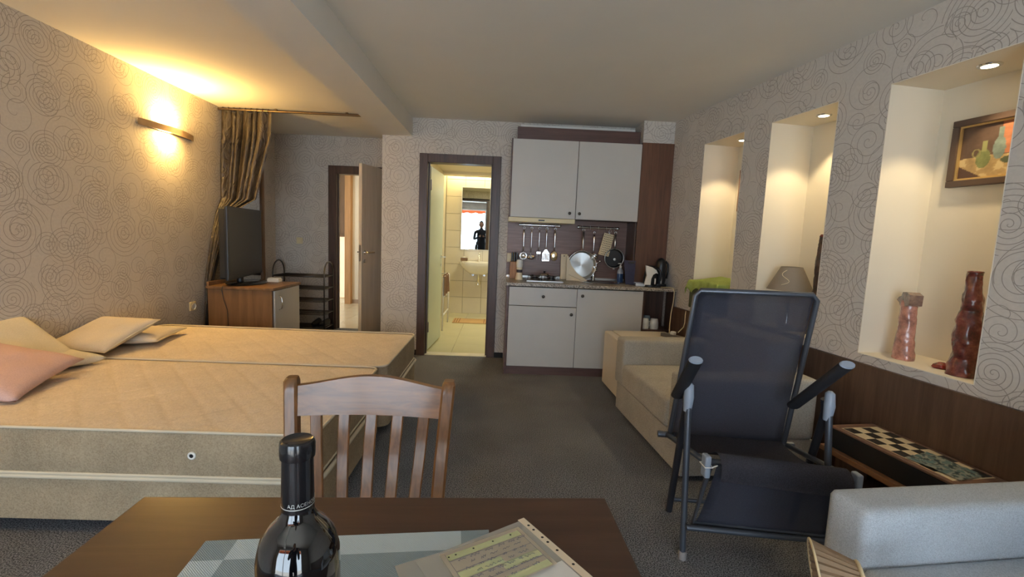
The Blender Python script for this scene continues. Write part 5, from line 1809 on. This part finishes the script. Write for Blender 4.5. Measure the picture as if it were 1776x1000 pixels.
bm = B(); box(bm, 0, .128, -.24, -.075, 0, .0012, .0004, 1); obj('sheet', bm, mt_plain('white_paper', sr(214, 212, 206), .5), s_)

# ------------------------------------------------------------------ dining chair
dc = thing('dining_chair', 'lacquered wooden dining chair with a slatted back behind the table', 'chair', (-.357, 1.26, 0), R(1.5))


def leg_tube(bm, pts, w, d, bev=.006):
    """square-section bent member along pts"""
    rings = []
    for i, p_ in enumerate(pts):
        x, y, z = p_[:3]; ww = p_[3] if len(p_) > 3 else w; dd_ = p_[4] if len(p_) > 4 else d
        c = bev
        o8 = [(-ww / 2 + c, -dd_ / 2), (ww / 2 - c, -dd_ / 2), (ww / 2, -dd_ / 2 + c), (ww / 2, dd_ / 2 - c), (ww / 2 - c, dd_ / 2), (-ww / 2 + c, dd_ / 2), (-ww / 2, dd_ / 2 - c), (-ww / 2, -dd_ / 2 + c)]
        rings.append([bm.verts.new((x + a, y + b, z)) for a, b in o8])
    for A, D_ in zip(rings, rings[1:]):
        for k in range(8):
            bm.faces.new((A[k], A[(k + 1) % 8], D_[(k + 1) % 8], D_[k]))
    bm.faces.new(rings[0][::-1]); bm.faces.new(rings[-1])


for sgn in (-1, 1):
    bm = B()
    leg_tube(bm, [(sgn * .196, .03, 0), (sgn * .196, .0, .42), (sgn * .200, -.005, .50), (sgn * .208, .015, .66), (sgn * .220, .045, .84), (sgn * .222, .05, .868), (sgn * .222, .056, .878, .028, .030)], .038, .036)
    obj('back_leg', bm, CHAIRW, dc, smooth=True, auto=35)
    bm = B(); leg_tube(bm, [(sgn * .19, -.40, 0, .03, .03), (sgn * .19, -.40, .42)], .04, .04); obj('front_leg', bm, CHAIRW, dc, smooth=True, auto=35)
bm = B(); prism(bm, rrect(-.215, .215, -.43, .012, .03), 'z', .432, .455); bmesh.ops.bevel(bm, geom=[e for e in bm.edges if abs(e.verts[0].co.z - e.verts[1].co.z) < 1e-5], offset=.006, segments=2, affect='EDGES'); obj('seat', bm, CHAIRW, dc, smooth=True, auto=40)
bm = B(); box(bm, -.17, .17, -.40, -.38, .37, .431); box(bm, -.17, .17, -.01, .01, .37, .431); box(bm, -.20, -.18, -.38, -.02, .37, .431); box(bm, .18, .20, -.38, -.02, .37, .431); obj('seat_rail', bm, CHAIRW, dc)
for sgn in (-1, 1):
    bm = B(); leg_tube(bm, [(sgn * .19, -.38, .2), (sgn * .19, -.38, .201)], .01, .01); bm.free()
    bm = B(); tube(bm, [(sgn * .19, -.38, .20), (sgn * .195, .0, .20)], .009, 8); obj('stretcher', bm, CHAIRW, dc, smooth=True)
# crest rail: arched top, curved in plan
bm = B()


def crest(sd):
    def g(u, v):
        x = -.203 + .406 * u
        yb = .042 + .028 * (1 - (2 * u - 1) ** 2)
        zb = .772 + .003 * (2 * u - 1) ** 2
        zt = .856 + .024 * math.cos((u - .5) * PI * .98) ** 1.6
        return (x, yb + sd * .011 + .02 * (v - .5) , zb + (zt - zb) * v)
    return g


va = grid(bm, 40, 8, crest(-1)); vb = grid(bm, 40, 8, crest(1))
for i in range(39):
    bm.faces.new((va[i][0], va[i + 1][0], vb[i + 1][0], vb[i][0])); bm.faces.new((va[i][-1], vb[i][-1], vb[i + 1][-1], va[i + 1][-1]))
for j in range(7):
    bm.faces.new((va[0][j], vb[0][j], vb[0][j + 1], va[0][j + 1])); bm.faces.new((va[-1][j], va[-1][j + 1], vb[-1][j + 1], vb[-1][j]))
bmesh.ops.bevel(bm, geom=[e for e in bm.edges if e.is_manifold and e.calc_face_angle(0) > R(60)], offset=.003, segments=2, affect='EDGES')
obj('crest_rail', bm, RAILW, dc, smooth=True, auto=40)
for i in range(5):
    k = i - 2
    xt, xb_ = k * .0765, k * .066
    yt = .042 + .028 * (1 - (xt / .203) ** 2) - .008
    bm = B(); leg_tube(bm, [(xb_, .0, .456), (xb_ * 1.03, .006, .55), (k * .0725, .028, .66), (xt, yt, .776)], .033, .012, .003); obj('slat', bm, CHAIRW, dc, smooth=True, auto=35)

# ------------------------------------------------------------------ the photographer, seen only in the bathroom mirror
SKIN = mt_plain('skin', sr(196, 150, 124), .55); JACK = mt_plain('dark_jacket', sr(40, 42, 52), .8); TROU = mt_plain('dark_trousers', sr(44, 46, 56), .85); HAIRM = mt_plain('dark_hair', sr(40, 32, 28), .7)
pe = thing('person', 'person in a dark jacket holding up a phone, seen in the bathroom mirror', 'person', (-.02, -.52, 0))


def skin_mesh(name, verts, edges, root, mat, parent, sub=2):
    me = bpy.data.meshes.new(name)
    me.from_pydata([v[:3] for v in verts], edges, [])
    o = bpy.data.objects.new(name, me); C.objects.link(o); o.parent = parent
    md = o.modifiers.new('skin', 'SKIN')
    for i, v in enumerate(verts):
        me.skin_vertices[0].data[i].radius = (v[3], v[4] if len(v) > 4 else v[3])
    me.skin_vertices[0].data[root].use_root = True
    md.use_smooth_shade = True
    s_ = o.modifiers.new('sub', 'SUBSURF'); s_.levels = s_.render_levels = sub
    me.materials.append(mat)
    return o


V = [(0, 0, .95, .15, .11), (0, 0, 1.12, .14, .10), (0, 0, 1.30, .17, .11), (0, 0, 1.42, .12, .09), (0, .01, 1.50, .055, .055), (0, .02, 1.56, .055, .06),
     (-.20, 0, 1.40, .055), (-.235, .05, 1.15, .045), (-.12, .33, 1.22, .032), (-.08, .38, 1.25, .028),
     (.20, 0, 1.40, .055), (.235, .05, 1.15, .045), (.12, .33, 1.22, .032), (.08, .38, 1.25, .028),
     (-.10, 0, .85, .09), (-.10, .02, .48, .062), (-.10, 0, .09, .042), (-.10, .15, .04, .038, .03),
     (.10, 0, .85, .09), (.10, .02, .48, .062), (.10, 0, .09, .042), (.10, .15, .04, .038, .03)]
Eg = [(0, 1), (1, 2), (2, 3), (3, 4), (4, 5), (3, 6), (6, 7), (7, 8), (8, 9), (3, 10), (10, 11), (11, 12), (12, 13), (0, 14), (14, 15), (15, 16), (16, 17), (0, 18), (18, 19), (19, 20), (20, 21)]
skin_mesh('body', V, Eg, 0, JACK, pe)
bm = B()


def headf(u, v):
    a = 2 * PI * u; b = PI * v
    x = .076 * math.sin(b) * math.cos(a); y = .096 * math.sin(b) * math.sin(a); z = -.118 * math.cos(b)
    if z < 0:
        x *= 1 - .25 * (z / .118) ** 2; y *= 1 - .10 * (z / .118) ** 2
    if y > 0:
        nz_ = math.exp(-(x / .014) ** 2 - ((z + .012) / .022) ** 2); y += .022 * nz_
        for ex in (-.032, .032):
            y -= .010 * math.exp(-((x - ex) / .015) ** 2 - ((z - .012) / .012) ** 2)
        y -= .005 * math.exp(-(x / .026) ** 2 - ((z + .055) / .006) ** 2)
    return (x, y + .02, z + 1.64)


grid(bm, 40, 30, headf, wrap=True); bmesh.ops.remove_doubles(bm, verts=bm.verts, dist=1e-5)
hd_ = obj('head', bm, SKIN, pe, smooth=True)
bm = B(); grid(bm, 30, 12, lambda u, v: tuple(Vector((0, .02, 1.64)) + (Vector(headf(u, 1 - .52 * v)) - Vector((0, .02, 1.64))) * 1.07 + (Vector((0, -.018, .012)) if v > 0 else Vector((0, -.004, .004)))), wrap=True); obj('hair', bm, HAIRM, pe, smooth=True)
for sx in (-1, 1):
    bm = B(); lathe(bm, [(0, -.028), (.012, -.02), (.016, 0), (.012, .02), (0, .028)], 12, (sx * .078, .015, 1.635), cap=False); obj('ear', bm, SKIN, hd_, smooth=True)
    bm = B(); lathe(bm, [(0, -.009), (.008, -.004), (.008, .004), (0, .009)], 10, (sx * .032, .098, 1.652), cap=False); obj('eye', bm, BLACK, hd_, smooth=True)
    HV = [(sx * .08, .385, 1.25, .024, .016), (sx * .062, .43, 1.262, .026, .013)]
    HE = [(0, 1)]
    for k, (dz, ln) in enumerate(((.035, .058), (.018, .068), (0, .062), (-.018, .05))):
        i0 = len(HV)
        HV += [(sx * .060, .448, 1.262 + dz, .0085), (sx * .045, .455 + ln * .2, 1.262 + dz, .008), (sx * (.05 - ln * .5), .468, 1.262 + dz, .007)]
        HE += [(1, i0), (i0, i0 + 1), (i0 + 1, i0 + 2)]
    i0 = len(HV)
    HV += [(sx * .060, .42, 1.285, .010), (sx * .042, .425, 1.30, .009)]
    HE += [(1, i0), (i0, i0 + 1)]
    skin_mesh('hand', HV, HE, 0, SKIN, pe, 1)
ph = thing('smartphone', 'dark phone held up in front of the person in the mirror', 'phone', (-.02, -.075, 1.275))
bm = B(); box(bm, -.078, .078, -.005, .004, -.037, .037, .003, 2); obj('case', bm, BLACK, ph)
bm = B(); box(bm, -.072, .072, -.0062, -.0051, -.033, .033); obj('screen', bm, SCREEN, ph)
